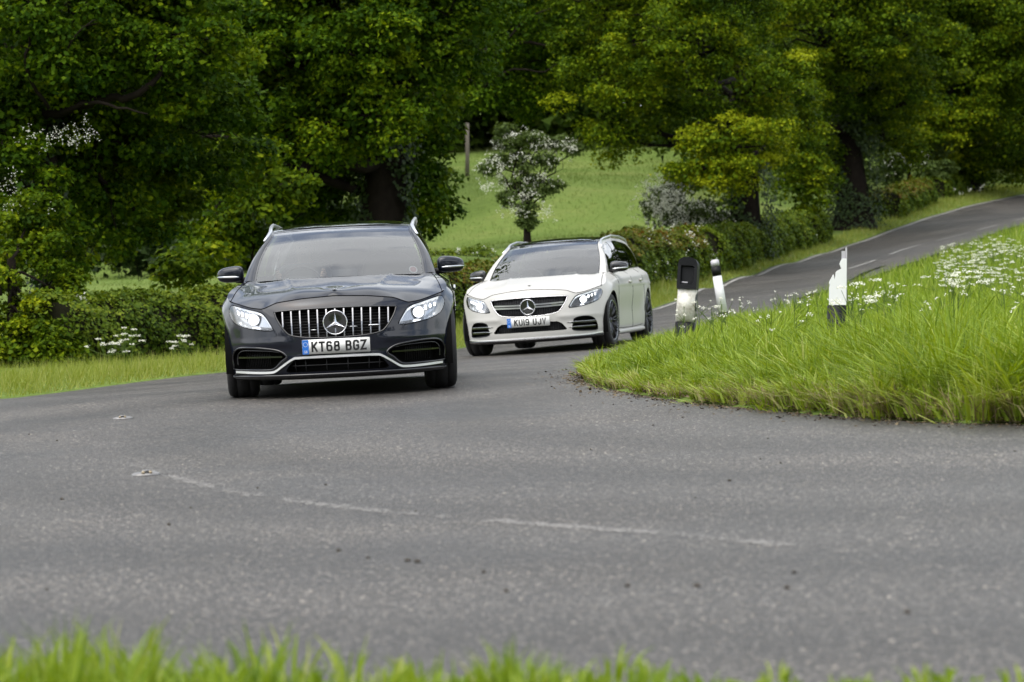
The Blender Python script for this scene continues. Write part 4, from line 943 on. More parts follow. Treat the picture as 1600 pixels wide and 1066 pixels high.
V2, T2 = cdt([lo_, wi_], np.zeros((0,2)), lambda c: in_poly(c, lo_) & ~in_poly(c, wi_))
head.add([(a, -0.085-0.10*max(0, c-0.88), c) for a, c in V2], T2)
n = len(lo_); head.add([(a, -0.085-0.10*max(0, c-0.88), c) for a, c in lo_]+[(a*0.97, 0.07, c-0.01) for a, c in lo_], [(i, (i+1)%n, n+(i+1)%n, n+i) for i in range(n)]+[tuple(range(n, 2*n))])
n = len(wi_); head.add([(a, -0.085, c) for a, c in wi_]+[(a*0.86, -0.045, 0.775+(c-0.775)*0.86) for a, c in wi_], [(i, (i+1)%n, n+(i+1)%n, n+i) for i in range(n)]+[tuple(range(n, 2*n))])
head.build('reflector_head', M['post_black'], r, smooth=False)
mb = MB(); mb.box((-0.028,-0.048,0.705), (0.07,0.004,0.014), 0.001); mb.build('reflector_remnant', M['post_grey'], r)
# slim far post
r = post_root('marker_post', 'slim leaning marker post with a black band and grey cap', 1135, 38.5, -10.0, 2, 10)
mb = MB(); taper_box(mb, 0.118, 0.118, 0.075, 0.075, 0.0, 0.30); mb.build('foot', M['post_black'], r)
mb = MB(); taper_box(mb, 0.118, 0.113, 0.075, 0.072, 0.301, 0.80); mb.build('body', M['post_white'], r)
mb = MB(); taper_box(mb, 0.115, 0.114, 0.076, 0.075, 0.801, 0.93); mb.build('black_band', M['post_black'], r)
mb = MB(); taper_box(mb, 0.113, 0.105, 0.072, 0.060, 0.931, 1.02, 0.012); mb.build('cap', M['post_grey'], r)
# broken post
r = post_root('marker_post', 'broken white marker post with a jagged torn top', 1307, 25.5, 0.3, 0, 6); r.location.z -= 0.13
mb = MB(); taper_box(mb, 0.166, 0.164, 0.07, 0.07, 0.0, 0.52); mb.build('foot', M['post_black'], r)
prof = [(-0.078,0.519),(0.078,0.519),(0.079,0.935),(0.040,0.937),(0.026,0.915),(0.014,0.885),(0.032,0.845),(-0.006,0.825),(-0.020,0.810),(-0.022,0.775),(-0.030,0.745),(-0.034,0.775),(-0.040,0.795),(-0.074,0.735),(-0.080,0.715),(-0.072,0.70),(-0.078,0.67)]
def slab(mb, prof, y0, y1):
    n = len(prof); Vv, T = cdt([prof], np.zeros((0,2)), lambda c: in_poly(c, prof))
    mb.add([(a, y0, c) for a, c in Vv], T); mb.add([(a, y1, c) for a, c in Vv], T[:, ::-1])
    mb.add([(a, y0, c) for a, c in prof]+[(a, y1, c) for a, c in prof], [(i, n+i, n+(i+1)%n, (i+1)%n) for i in range(n)])
mb = MB(); slab(mb, [(a, c+0.002) for a, c in prof], -0.032, -0.026)
mb.box((0.076,0.0,0.73), (0.006,0.052,0.40), 0.001)
mb.build('body', M['post_white'], r, smooth=False)
mb = MB(); mb.box((0.083,0.004,0.785), (0.006,0.05,0.50), 0.001); mb.box((0.06,0.012,0.96), (0.035,0.004,0.09)); mb.build('rear_channel', M['post_grey'], r, smooth=False)

# ------------------------------------------------------------------ cat's eyes and road grit
def cats_eye(px, py, label, rz):
    p = on_road(px, py); p[2] = road_z([p[:2]])[0]; root = empty('cats_eye', p, (0, math.radians(-2.8), rz)); tag(root, label, 'road stud', 'road studs on the worn centre line')
    V, Fc = superq((0,0,0.002), (0.070,0.06,0.018), 0.8, 28, 10)
    mesh_obj('casting', V, Fc, M['cast'], root)
    mb = MB(); mb.box((0,0,0.014), (0.055,0.10,0.014), 0.004); mb.build('rubber_insert', M['plastic'], root)
    for s in (-1, 1):
        mb = MB(); mb.lathe([(-0.054,0.0), (-0.053,0.006), (-0.049,0.008), (-0.03,0.008)], 12, 'y', (s*0.018,0,0.018)); mb.build('glass_bead', M['amber'], root)
    mb = MB(); mb.box((0,0,0.024), (0.04,0.045,0.006), 0.002); mb.build('top_pad', M['cast'], root)
cats_eye(228, 743, 'nearer road stud with a metal casting on the bend', 0.25)
cats_eye(192, 655, 'farther road stud towards the black car', 0.1)
gp = [np.array((*on_road(*p)[:2], road_z([on_road(*p)[:2]])[0])) for p in [(637,877),(652,879),(529,862),(791,925),(1418,958),(1089,917),(264,821),(575,873),(97,781),(980,917),(1230,920)]]
gp += [np.array((x, y, g1(x, y))) for x, y in zip(rng.uniform(-3.5, 3.5, 45), rng.uniform(7.5, 20, 45))]
gp += [np.array((*p, g1(*p))) for p in (resample(INNER[(INNER[:,1] < 30) & (INNER[:,0] < 5)], 0.06)+rng.normal(0, 0.10, (len(resample(INNER[(INNER[:,1] < 30) & (INNER[:,0] < 5)], 0.06)), 2)))]
mb = MB()
for i, p in enumerate(gp):
    s = rng.uniform(0.006, 0.011) if i < 11 else rng.uniform(0.003, 0.008)
    V, Fc = superq((p[0], p[1], p[2]+s*0.4), (s*rng.uniform(0.8, 1.4), s, s*0.6), 0.9, 6, 4); mb.add(np.array(V)+rng.normal(0, s*0.12, (len(V), 3)), Fc)
tag(mb.build('road_grit', M['stone'], smooth=False), 'loose dark stones scattered on the asphalt', 'grit', kind='stuff')
# ------------------------------------------------------------------ cars: one estate body, two front treatments
NSE, WREF, LC = 2.35, 0.90, 0.78
ph = np.linspace(0, math.pi/2, 400)
fx = WREF*np.sin(ph)**(2/NSE); fy = LC*(1-np.cos(ph)**(2/NSE))
ry_ = np.linspace(LC, 3.95, 60)[1:]
ph2 = np.linspace(0, math.pi/2, 200)[1:]
rx2 = WREF*np.cos(ph2)**(2/3.2); ry2 = 3.95+0.70*np.sin(ph2)**(2/3.2)
PX = np.concatenate([fx, np.full(len(ry_), WREF), rx2]); PY = np.concatenate([fy, ry_, ry2])
PS = np.concatenate([[0], np.cumsum(np.hypot(np.diff(PX), np.diff(PY)))]); SMAX = PS[-1]
S_of_X = lambda X: np.sign(X)*np.interp(np.abs(X), fx, PS[:400])
S_of_Y = lambda Y: np.interp(Y, PY, PS)
_ztx = [0, .25, .45, .515, .56, .65, .75, .82, .86]; _ztz = [.772, .760, .737, .710, .692, .706, .738, .762, .782]
_zty = [.62, .8, 1.0, 1.25, 1.5, 2.5, 3.95, 4.65]; _ztz2 = [.822, .862, .893, .918, .930, .950, .975, .975]
ZT_S = np.concatenate([np.interp(_ztx, fx, PS[:400]), np.interp(_zty, PY, PS)]); ZT_Z = np.array(_ztz+_ztz2)
def pchip_like(x, xp, fp):
    # smoothed linear interpolation
    return (np.interp(x-0.012, xp, fp)+np.interp(x+0.012, xp, fp)+np.interp(x, xp, fp))/3
def z_top(S): return pchip_like(np.abs(S), ZT_S, ZT_Z)
_y0z = [.12, .17, .21, .26, .34, .42, .48, .56, .64, .70, .74, .80]; _y0 = [.060, .030, .012, .006, .010, .006, .004, .018, .045, .070, .098, .160]
_wz = [.12, .17, .25, .36, .50, .62, .70, .76, .85, .95, 1.0]; _w = [.835, .862, .884, .893, .900, .909, .913, .910, .897, .868, .845]
def shell(S, z):
    S = np.asarray(S, float); z = np.asarray(z, float); a = np.abs(S)
    xr = np.interp(a, PS, PX)/WREF; yb = np.interp(a, PS, PY)
    W = (np.interp(z-0.02, _wz, _w)+np.interp(z+0.02, _wz, _w)+np.interp(z, _wz, _w))/3
    # wheel-arch flares and a hollow along the doors
    for wy in (0.79, 3.63):
        d = np.hypot(yb-wy, z-0.33); W = W+0.017*np.exp(-((d-0.38)/0.07)**2)
    W = W-0.016*smooth01((yb-1.25)/0.3)*smooth01((3.25-yb)/0.3)*np.exp(-((z-0.44)/0.13)**2)
    W = W+0.010*smooth01((yb-1.0)/0.6)*np.exp(-((z-0.765)/0.016)**2)        # shoulder crease
    zt = z_top(S)
    sh = smooth01((z-(zt-0.13))/0.16)/0.9
    W = W*(1-(0.035+0.075*smooth01((yb-0.55)/0.7))*sh**1.6*smooth01((yb-0.35)/0.4))
    rear = smooth01((yb-3.2)/1.45); W = W*(1-0.06*rear)
    y0 = (np.interp(z-0.012, _y0z, _y0)+np.interp(z+0.012, _y0z, _y0)+np.interp(z, _y0z, _y0))/3
    y = yb + y0*(1-smooth01(yb/0.95)) - rear*0.0
    # bumper brow above the corner ducts
    fr = (1-smooth01((yb-0.15)/0.5))
    y = y - 0.014*fr*np.exp(-((z-0.425)/0.030)**2)*smooth01((np.abs(xr)*0.9-0.30)/0.12)
    x = np.sign(S)*xr*W
    return np.stack([x, y, z], axis=-1)
def outn(S, z):
    e = 1e-3; d = shell(np.asarray(S)+e, z)-shell(np.asarray(S)-e, z)
    n = np.stack([d[...,1], -d[...,0], 0*d[...,0]], axis=-1); return n/np.maximum(np.linalg.norm(n, axis=-1, keepdims=True), 1e-9)
def pxz(X, Z, off=0.0):
    S = S_of_X(np.asarray(X, float)*WREF/0.9); p = shell(S, Z); return p+outn(S, np.asarray(Z, float))*off

# upper structure
def roof_edge_z(y): return np.interp(y, [1.95,2.2,2.7,3.4,4.0,4.4,4.6], [1.315,1.346,1.370,1.363,1.336,1.294,1.255])
def roof_half(y): return np.interp(y, [1.9,2.1,2.6,3.4,4.1,4.5], [.578,.594,.610,.604,.575,.538])
def side_x(y, z):
    zb = z_top(S_of_Y(y)); wb = shell(S_of_Y(y), zb)[...,0]; zr = np.where(y < 2.0, 1.319, roof_edge_z(y)); rh = roof_half(y)
    t = np.clip((z-zb)/np.maximum(zr-zb, 1e-3), 0, 1.1)
    return wb+(rh-wb)*t+0.030*np.sin(math.pi*np.clip(t, 0, 1))
AY = np.array([1.24, 1.40, 1.60, 1.80, 1.95, 2.06]); AZ = np.array([.912, 1.010, 1.122, 1.224, 1.290, 1.326])   # A-pillar line
def apillar(t):
    y = np.interp(t, np.linspace(0,1,6), AY); z = np.interp(y, AY, AZ); return np.stack([side_x(y, z), y, z], axis=-1)
def screen(u, t, lift=0.0):
    A = apillar(t); bow = 0.17-0.09*t; cr = 0.012+0.006*t
    return np.stack([A[...,0]*u, A[...,1]-bow*(1-u*u)-lift*0.5, A[...,2]+cr*(1-u*u)+lift*0.85], axis=-1)
def roof_p(u, y, lift=0.0):
    # y runs from the header (follows the screen's top edge) to the tail
    h0 = 2.06-0.08*(1-u*u); k = np.clip((4.42-y)/(4.42-2.06), 0, 1); yy = y+(h0-2.06)*k
    ye = np.clip(yy, 2.06, 4.45); x = roof_half(ye)*u; z = roof_edge_z(ye)+(0.018+0.024*np.sin(math.pi*np.clip((ye-2.06)/2.4, 0, 1)))*(1-np.abs(u)**2.4)
    z = np.where(y <= 2.061, z*0+1.0, z) if False else z
    return np.stack([x, yy, z+lift], axis=-1)

def grid(fn, us, vs):
    U, Vv = np.meshgrid(us, vs); P = fn(U, Vv).reshape(-1, 3); n = len(us)
    return P, [(j*n+i, j*n+i+1, (j+1)*n+i+1, (j+1)*n+i) for j in range(len(vs)-1) for i in range(n-1)]
def to_sz(poly): return np.array([(float(S_of_X(x)), z) for x, z in poly])
def mirror(poly): return np.array([(-x, z) for x, z in poly])[::-1]

GRILLE = catmull([(-.470,.655),(-.455,.672),(-.25,.681),(0,.684),(.25,.681),(.455,.672),(.470,.655),(.452,.600),(.400,.515),(.345,.474),(.20,.452),(0,.447),(-.20,.452),(-.345,.474),(-.400,.515),(-.452,.600)], 4, True)
LAMP = catmull([(.484,.531),(.512,.592),(.548,.648),(.585,.672),(.66,.692),(.74,.716),(.80,.732),(.828,.716),(.832,.670),(.805,.606),(.74,.566),(.66,.543),(.58,.528),(.52,.523)], 4, True)
DUCT_B = catmull([(.392,.318),(.455,.366),(.59,.390),(.735,.400),(.795,.386),(.822,.332),(.824,.262),(.815,.230),(.66,.222),(.535,.220),(.485,.238),(.440,.278)], 4, True)
LOW_B = catmull([(-.30,.292),(.30,.292),(.345,.280),(.40,.225),(.40,.198),(.30,.192),(-.30,.192),(-.40,.198),(-.40,.225),(-.345,.280)], 3, True)
DUCT_W = catmull([(.545,.392),(.62,.412),(.70,.410),(.750,.385),(.778,.330),(.788,.265),(.778,.236),(.68,.236),(.57,.244),(.520,.262),(.52,.300),(.53,.345)], 4, True)
LOW_W = np.array(resample([(-.345,.372),(.345,.372),(.40,.345),(.465,.268),(.44,.262),(-.44,.262),(-.465,.268),(-.40,.345)], 0.03, True))
def arch(wy): 
    a = np.linspace(0, 2*math.pi, 49)[:-1]; return np.stack([S_of_Y(wy+0.372*np.cos(a)), 0.325+0.372*np.sin(a)], axis=1)

def ring_wall(mb, sz, depth, shrink=0.94):
    P = shell(sz[:,0], sz[:,1]); c = P.mean(0); I = P.copy(); I = c+(I-c)*np.array((shrink,1,shrink)); I[:,1] += depth; n = len(P)
    mb.add(np.vstack([P, I]), [(i, (i+1)%n, n+(i+1)%n, n+i) for i in range(n)])
    return I
def cap_poly(mb, P):
    Q2 = P[:, [0,2]]; V, T = cdt([Q2], np.zeros((0,2)), lambda c: in_poly(c, Q2))
    yy = np.array([P[np.argmin(((Q2-v)**2).sum(1)), 1] for v in V]); mb.add(np.column_stack([V[:,0], yy, V[:,1]]), T)
def surf_patch(sz, step, off):
    mn, mx = sz.min(0), sz.max(0); gx, gy = np.meshgrid(np.arange(mn[0], mx[0], step), np.arange(mn[1], mx[1], step)); P = np.stack([gx.ravel(), gy.ravel()], axis=1)
    P = P[in_poly(P, sz)]; P = P[dist_line(P, np.vstack([sz, sz[:1]])) > step*0.3] if len(P) else P
    V, T = cdt([sz], P, lambda c: in_poly(c, sz)); return shell(V[:,0], V[:,1])+outn(V[:,0], V[:,1])*off, T
def text_mesh(s, size, extrude=0.001, bold=0.0, spacing=1.0):
    cu = bpy.data.curves.new('lettering', 'FONT'); cu.body = s; cu.size = size; cu.extrude = extrude; cu.offset = bold; cu.align_x = 'CENTER'; cu.align_y = 'CENTER'; cu.space_character = spacing
    o = bpy.data.objects.new('lettering', cu); COL.objects.link(o)
    dg = bpy.context.evaluated_depsgraph_get(); dg.update()
    me = bpy.data.meshes.new_from_object(o.evaluated_get(dg)); bpy.data.objects.remove(o); bpy.data.curves.remove(cu)
    me.transform(Matrix.Rotation(math.pi/2, 4, 'X')); me.materials.clear(); return me
def scale_text(me, w, h):
    co = np.empty(len(me.vertices)*3, np.float32); me.vertices.foreach_get('co', co); co = co.reshape(-1,3)
    mn, mx = co.min(0), co.max(0); c = (mn+mx)/2; co = (co-c)*np.array((w/(mx[0]-mn[0]), 1, h/(mx[2]-mn[2]))); me.vertices.foreach_set('co', co.astype(np.float32).ravel()); me.update()

GLYPH = {  # stroke letters of a number plate, on a 0..1 by 0..1 cell
 'K': [[(0,0),(0,1)], [(1,1),(0.08,0.42)], [(0.34,0.60),(1,0)]],
 'T': [[(0,1),(1,1)], [(0.5,1),(0.5,0)]],
 'U': [[(0,1),(0,0.22),(0.10,0.06),(0.28,0),(0.72,0),(0.90,0.06),(1,0.22),(1,1)]],
 'J': [[(1,1),(1,0.22),(0.90,0.06),(0.72,0),(0.28,0),(0.10,0.06),(0,0.22),(0,0.32)]],
 'V': [[(0,1),(0.5,0),(1,1)]],
 'Z': [[(0,1),(1,1),(0,0),(1,0)]],
 'B': [[(0,0),(0,1),(0.68,1),(0.88,0.94),(0.95,0.78),(0.88,0.60),(0.68,0.54),(0,0.54)], [(0.68,0.54),(0.92,0.47),(1,0.27),(0.92,0.07),(0.70,0),(0,0)]],
 'G': [[(1,0.72),(1,0.80),(0.90,0.95),(0.70,1),(0.30,1),(0.10,0.95),(0,0.80),(0,0.20),(0.10,0.05),(0.30,0),(0.70,0),(0.90,0.05),(1,0.20),(1,0.46),(0.55,0.46)]],
 '6': [[(0.94,0.80),(0.86,0.95),(0.68,1),(0.30,1),(0.10,0.95),(0,0.80),(0,0.20),(0.10,0.05),(0.30,0),(0.70,0),(0.90,0.05),(1,0.20),(1,0.36),(0.90,0.53),(0.70,0.58),(0.02,0.58)]],
 '8': [[(0.30,0.54),(0.10,0.60),(0.04,0.76),(0.12,0.95),(0.32,1),(0.68,1),(0.88,0.95),(0.96,0.76),(0.90,0.60),(0.70,0.54),(0.30,0.54),(0.08,0.47),(0,0.27),(0.08,0.06),(0.30,0),(0.70,0),(0.92,0.06),(1,0.27),(0.92,0.47),(0.70,0.54)]],
 '9': [[(0.06,0.20),(0.14,0.05),(0.32,0),(0.70,0),(0.90,0.05),(1,0.20),(1,0.80),(0.90,0.95),(0.70,1),(0.30,1),(0.10,0.95),(0,0.80),(0,0.64),(0.10,0.47),(0.30,0.42),(0.98,0.42)]],
 '1': [[(0.5,0),(0.5,1)]],
}
def glyph(ch, x0, z0, w, h, t, y):
    """flat stroked character as slabs with mitred joints"""
    mb = MB()
    for i_, st in enumerate(GLYPH[ch]):
        P = np.array([(x0+t/2+a*(w-t), z0+t/2+b*(h-t)) for a, b in st]); n = len(P)
        d = np.diff(P, axis=0); d /= np.linalg.norm(d, axis=1)[:,None]
        if n == 2 or not np.allclose(P[0], P[-1]):
            P[0] -= d[0]*t/2*(1 if ch not in 'G69J' else 0.0); P[-1] += d[-1]*t/2*(1 if ch not in 'G69JB' else 0.3)
        nn = np.stack([-d[:,1], d[:,0]], axis=1); L = []; R = []
        for i in range(n):
            a = nn[max(i-1, 0)]; b = nn[min(i, n-2)]; m = a+b; m /= max(np.linalg.norm(m), 1e-6); k = t/2/max(m@a, 0.5)
            L.append(P[i]+m*k); R.append(P[i]-m*k)
        yy = y-0.0003*i_
        V = [(p[0], yy, p[1]) for p in L]+[(p[0], yy, p[1]) for p in R]
        mb.add(V, [(i, n+i, n+i+1, i+1) for i in range(n-1)])
    return mb

def car(v, label, reg):
    B = v == 'black'
    paint = M['paint_black'] if B else M['paint_white']
    root = empty('estate_car'); tag(root, label, 'car', 'estate cars on the bend')
    duct = DUCT_B if B else DUCT_W; low = LOW_B if B else LOW_W
    holes = [to_sz(GRILLE), to_sz(LAMP), to_sz(mirror(LAMP)), to_sz(duct), to_sz(mirror(duct)), to_sz(low)]
    a1 = arch(0.79); a2 = arch(3.63)
    arches = [a1, a2, a1*np.array((-1,1)), a2*np.array((-1,1))]
    zbot = 0.165
    sl = np.linspace(-SMAX, SMAX, 420)
    outline = np.vstack([np.stack([sl, np.full_like(sl, zbot)], axis=1), np.stack([sl[::-1], z_top(sl[::-1])], axis=1)])
    gx, gz = np.meshgrid(np.concatenate([np.arange(-1.45,1.45,0.024), np.arange(1.47,SMAX,0.045), -np.arange(1.47,SMAX,0.045)]), np.concatenate([np.arange(0.18,0.98,0.020)]))
    P = np.stack([gx.ravel(), gz.ravel()], axis=1); P = P[P[:,1] < z_top(P[:,0])-0.008]
    for h in holes+arches: P = P[~in_poly(P, h)]; P = P[dist_line(P, np.vstack([h, h[:1]])) > 0.007]
    def keep(c):
        k = in_poly(c, outline)
        for h in holes+arches: k &= ~in_poly(c, h)
        return k
    V, T = cdt([outline]+holes+arches, P, keep)
    mesh_obj('body', shell(V[:,0], V[:,1]), T[:, ::-1], paint, root)
    # bonnet with front wings
    Sf = float(S_of_Y(1.36)); bs = np.linspace(-Sf, Sf, 150); bp = shell(bs, z_top(bs))
    ctr = [(0,.15,.795),(0,.3,.825),(0,.6,.867),(0,.9,.902),(0,1.12,.922),(.3,.2,.792),(.3,.6,.864),(.3,1.0,.910),(.5,.35,.792),(.5,.7,.852),(.5,1.1,.912),(.68,.5,.796),(.68,.8,.850),(.68,1.15,.904),(.62,1.3,.920),(0,1.3,.930)]
    cp = [(s*x, y, z) for x, y, z in ctr for s in ((1,-1) if x else (1,))]
    bsel = bp[::3]; cp = np.array(cp+[tuple(p) for p in bsel])
    hm = tps_fit(cp[:,:2], cp[:,2])
    def hood_z(Q):
        z = tps_eval(hm, Q); xr = 0.30+0.12*np.clip((Q[:,1]-0.15)/1.0, 0, 1); ax = np.abs(Q[:,0])
        fade = smooth01((Q[:,1]-0.22)/0.5)
        z = z+fade*(0.013*np.exp(-np.abs((ax-xr)/0.020)**1.4)+0.004*smooth01((xr-ax)/0.05))
        xr2 = 0.66+0.05*np.clip((Q[:,1]-0.4)/0.8, 0, 1)
        return z+0.010*smooth01((Q[:,1]-0.55)/0.3)*np.exp(-((ax-xr2)/0.05)**2)
    cw = np.linspace(1, -1, 60); cowl = np.stack([cw*bp[-1,0], 1.10+0.26*np.abs(cw)**2.2], axis=1)[1:-1]
    lp = np.vstack([bp[:, :2], cowl])
    gx, gy = np.meshgrid(np.arange(-.9,.9,.02), np.arange(0,1.4,.022)); P = np.stack([gx.ravel(), gy.ravel()], axis=1); P = P[in_poly(P, lp)]; P = P[dist_line(P, np.vstack([lp, lp[:1]])) > 0.008]
    V, T = cdt([lp], P, lambda c: in_poly(c, lp))
    hz = hood_z(V)
    # edge vertices sit exactly on the body edge
    dmin = np.linalg.norm(V[:,None]-bp[None,:,:2], axis=2); k = dmin.argmin(1); on = dmin.min(1) < 1e-4; hz = np.where(on, bp[k,2], hz)
    bonnet = mesh_obj('bonnet', np.column_stack([V, hz]), T, paint, root)
    mb = MB(); q = bs[np.abs(bs) <= float(S_of_X(0.845))]; e = shell(q, z_top(q)); mb.tube(e+np.array((0,-0.001,0.0005)), 0.0035, 6); mb.build('bonnet_gap', M['seam'], bonnet)
    for s in (-1, 1):
        e = [(s*(0.835-0.10*t), 0.46+0.85*t) for t in np.linspace(0, 1, 24)]; e = np.array(e); mb = MB(); mb.tube(np.column_stack([e, hood_z(e)+0.0005]), 0.003, 5); mb.build('wing_gap', M['seam'], bonnet)
    mb = MB(); mb.lathe([(-0.004,0.0),(0.001,0.020),(0.004,0.019),(0.005,0.0)], 24, 'z', (0, 0.20, float(hood_z(np.array([[0,0.20]]))[0])+0.004)); mb.build('bonnet_badge', M['satin'] if B else M['gloss_black'], bonnet)
    # windscreen
    us = np.linspace(-1, 1, 41); ts = np.linspace(-0.03, 1.0, 24)
    ul = lambda t: 0.868+0.085*np.clip(t, 0, 1)
    Pg, Fg = grid(lambda u, t: screen(u*ul(t), t), us, np.linspace(0.0, 0.945, 24)); ws = mesh_obj('windscreen', Pg, Fg, M['glass'], root)
    mb = MB()
    for s in (-1, 1):
        mb.add(*grid(lambda u, t: screen(s*(ul(t)+u*0.022), t, 0.002), np.linspace(0, 1, 3), ts))
        pm = MB(); pm.add(*grid(lambda u, t: screen(s*(ul(t)+0.022+u*(1-ul(t)-0.022)), t, 0.004+0.010*np.sin(math.pi*u)), np.linspace(0, 1, 6), ts)); pm.build('screen_pillar', paint, root)
    mb.add(*grid(lambda u, t: screen(u*0.95, t, 0.002), us, np.linspace(0.945, 1.0, 4)))
    mb.build('windscreen_border', M['gloss_black'], ws)
    mb = MB(); su = [(-.16,.945),(.16,.945),(.16,.885),(.12,.845),(.04,.815),(-.04,.815),(-.12,.845),(-.16,.885)]
    mb.add([screen(np.array(u), np.array(t), -0.012) for u, t in su]+[screen(np.array(u), np.array(t), -0.05) for u, t in su], [tuple(range(8)), tuple(range(15,7,-1))]+[(i, (i+1)%8, 8+(i+1)%8, 8+i) for i in range(8)])
    cam_h = mb.build('sensor_housing', M['plastic'], ws, smooth=False)
    if B:
        for s in (-1, 1):
            mb = MB(); tri = [(s*0.115-0.028,.872),(s*0.115+0.028,.872),(s*0.115+s*0.004,.896)]; mb.add([screen(np.array(u), np.array(t), -0.009) for u, t in tri], [(0,1,2)]); mb.build('sensor_window', M['sticker_pale'], cam_h)
        for rad, mt, lf in ((0.030,'sticker_pale',0.003),(0.023,'sticker_red',0.0045)):
            mb = MB(); c = (0.78, 0.085); ring = [screen(np.array(c[0]+rad*1.45*math.cos(a)), np.array(c[1]+rad*2.0*math.sin(a)), lf-0.008) for a in np.linspace(0, 2*math.pi, 24, endpoint=False)]
            mb.add(ring, [tuple(range(24))]); mb.build('sticker', M[mt], ws)
    # roof
    mb = MB(); hdr = M['paint_black'] if B else M['gloss_black']
    Pg, Fg = grid(lambda u, y: roof_p(u, y), np.linspace(-1, 1, 41), np.concatenate([np.linspace(2.06,2.4,8), np.linspace(2.5,4.42,20)]))
    roof = mesh_obj('roof', Pg, Fg, paint if B else hdr, root)
    Pg, Fg = grid(lambda u, y: roof_p(u, y, 0.004), np.linspace(-.84, .84, 31), np.linspace(2.19, 4.0, 24)); mesh_obj('glass_panel', Pg, Fg, M['gloss_black'], roof)
    for s in (-1, 1):
        ys_ = np.concatenate([[2.00,2.05,2.12,2.2], np.linspace(2.3, 4.3, 24)]); h = (0.032 if B else 0.024)*np.clip((ys_-2.0)/0.75, 0, 1)**0.6*np.clip((4.3-ys_)/0.3, 0, 1)**0.6
        e = np.column_stack([s*(roof_half(ys_)+0.004), ys_, roof_edge_z(ys_)+0.004+h]); mb = MB()
        ya = np.array([1.84, 1.92]); za = np.interp(ya, AY, AZ); e = np.vstack([np.column_stack([s*(side_x(ya, za)+0.004), ya, za+0.012]), e[1:]])
        mb.tube(e, [0.009,0.013]+[0.016 if B else 0.014]*26+[0.012], 10); mb.build('roof_rail', M['satin'], roof)
    # sides above the belt
    yb_ = np.linspace(1.24, 4.42, 70); belt = np.stack([yb_, z_top(S_of_Y(yb_))], axis=1)
    top = np.vstack([np.stack([AY, AZ], axis=1), np.stack([np.linspace(2.12,4.42,50), roof_edge_z(np.linspace(2.12,4.42,50))], axis=1)])
    sidep = np.vstack([belt, top[::-1]])
    def wz(y): return float(z_top(S_of_Y(np.array(y))))
    win_f = resample([(1.50,wz(1.5)+.016),(2.36,wz(2.36)+.014),(2.36,1.308),(2.10,1.276),(1.92,1.222),(1.74,1.132),(1.58,1.026)], 0.04, True)
    win_r = resample([(2.43,wz(2.43)+.014),(3.30,wz(3.3)+.014),(3.34,1.307),(2.90,1.320),(2.43,1.314)], 0.04, True)
    win_q = resample([(3.37,wz(3.37)+.014),(4.20,wz(4.2)+.02),(4.05,1.185),(3.85,1.272),(3.41,1.304)], 0.04, True)
    dlo = resample([(1.44,wz(1.44)+.004),(4.27,wz(4.27)+.006),(4.10,1.200),(3.88,1.290),(2.9,1.337),(2.36,1.327),(2.08,1.292),(1.90,1.236),(1.72,1.144),(1.54,1.031)], 0.05, True)
    for s in (-1, 1):
        gx, gy = np.meshgrid(np.arange(1.2,4.65,.05), np.arange(.92,1.38,.03)); P = np.stack([gx.ravel(), gy.ravel()], axis=1)
        def patch(loops, keepf, pp):
            V, T = cdt(loops, pp, keepf); return np.column_stack([s*side_x(V[:,0], V[:,1]), V]), (T if s < 0 else T[:, ::-1])
        Ps = P[in_poly(P, sidep) & ~in_poly(P, dlo)]; Ps = Ps[dist_line(Ps, np.vstack([dlo, dlo[:1]])) > 0.012]
        V, T = patch([resample(sidep, 0.05, True), dlo], lambda c: in_poly(c, sidep) & ~in_poly(c, dlo), Ps); sf = mesh_obj('side_frame', V, T, paint, root)
        V, T = patch([dlo, win_f, win_r, win_q], lambda c: in_poly(c, dlo) & ~in_poly(c, win_f) & ~in_poly(c, win_r) & ~in_poly(c, win_q), np.zeros((0,2))); V[:,0] -= s*0.004
        mesh_obj('window_surround', V, T, M['gloss_black'], sf)
        for w_ in (win_f, win_r, win_q):
            Pw = P[in_poly(P, w_)]; V, T = patch([w_], lambda c: in_poly(c, w_), Pw); V[:,0] -= s*0.008; mesh_obj('side_window', V, T, M['glass_side'], sf)
        if not B:
            e = np.array([(y, wz(y)+0.008) for y in np.linspace(1.46,4.25,40)]); mb = MB(); mb.tube(np.column_stack([s*(side_x(e[:,0], e[:,1])+0.003), e]), 0.006, 6); mb.build('belt_trim', M['gloss_black'], sf)
        # door gaps, handles
        for pts in ([(1.30,.24),(1.27,.45),(1.30,.70),(1.38,.905)], [(2.40,.22),(2.40,.60),(2.41,.935)], [(3.24,.40),(3.30,.62),(3.34,.955)], [(1.33,.225),(2.4,.215),(3.16,.23)]):
            e = catmull(pts, 6); mb = MB(); mb.tube([shell(s*S_of_Y(y), z) for y, z in e], 0.0035, 5); mb.build('door_gap', M['seam'], root)
        for hy, hz_ in ((2.18,.790), (3.06,.805)):
            p = shell(s*S_of_Y(hy), hz_); Vq, Fq = superq((p[0]+s*0.018, hy, hz_), (0.013,0.10,0.016), 0.6, 16, 8); mesh_obj('door_handle', Vq, Fq, paint if not B else M['satin'], root)
        # sill blade
        mb = MB(); ysil = np.linspace(1.20,3.22,20); mb.add(*grid(lambda y, k: np.stack([s*(np.interp(k, [0,1,2,3], [.86,.905,.905,.84])), y, np.interp(k, [0,1,2,3], [.205,.190,.160,.140])], axis=-1), ysil, np.arange(4))); mb.build('sill', M['gloss_black'] if B else paint, root)
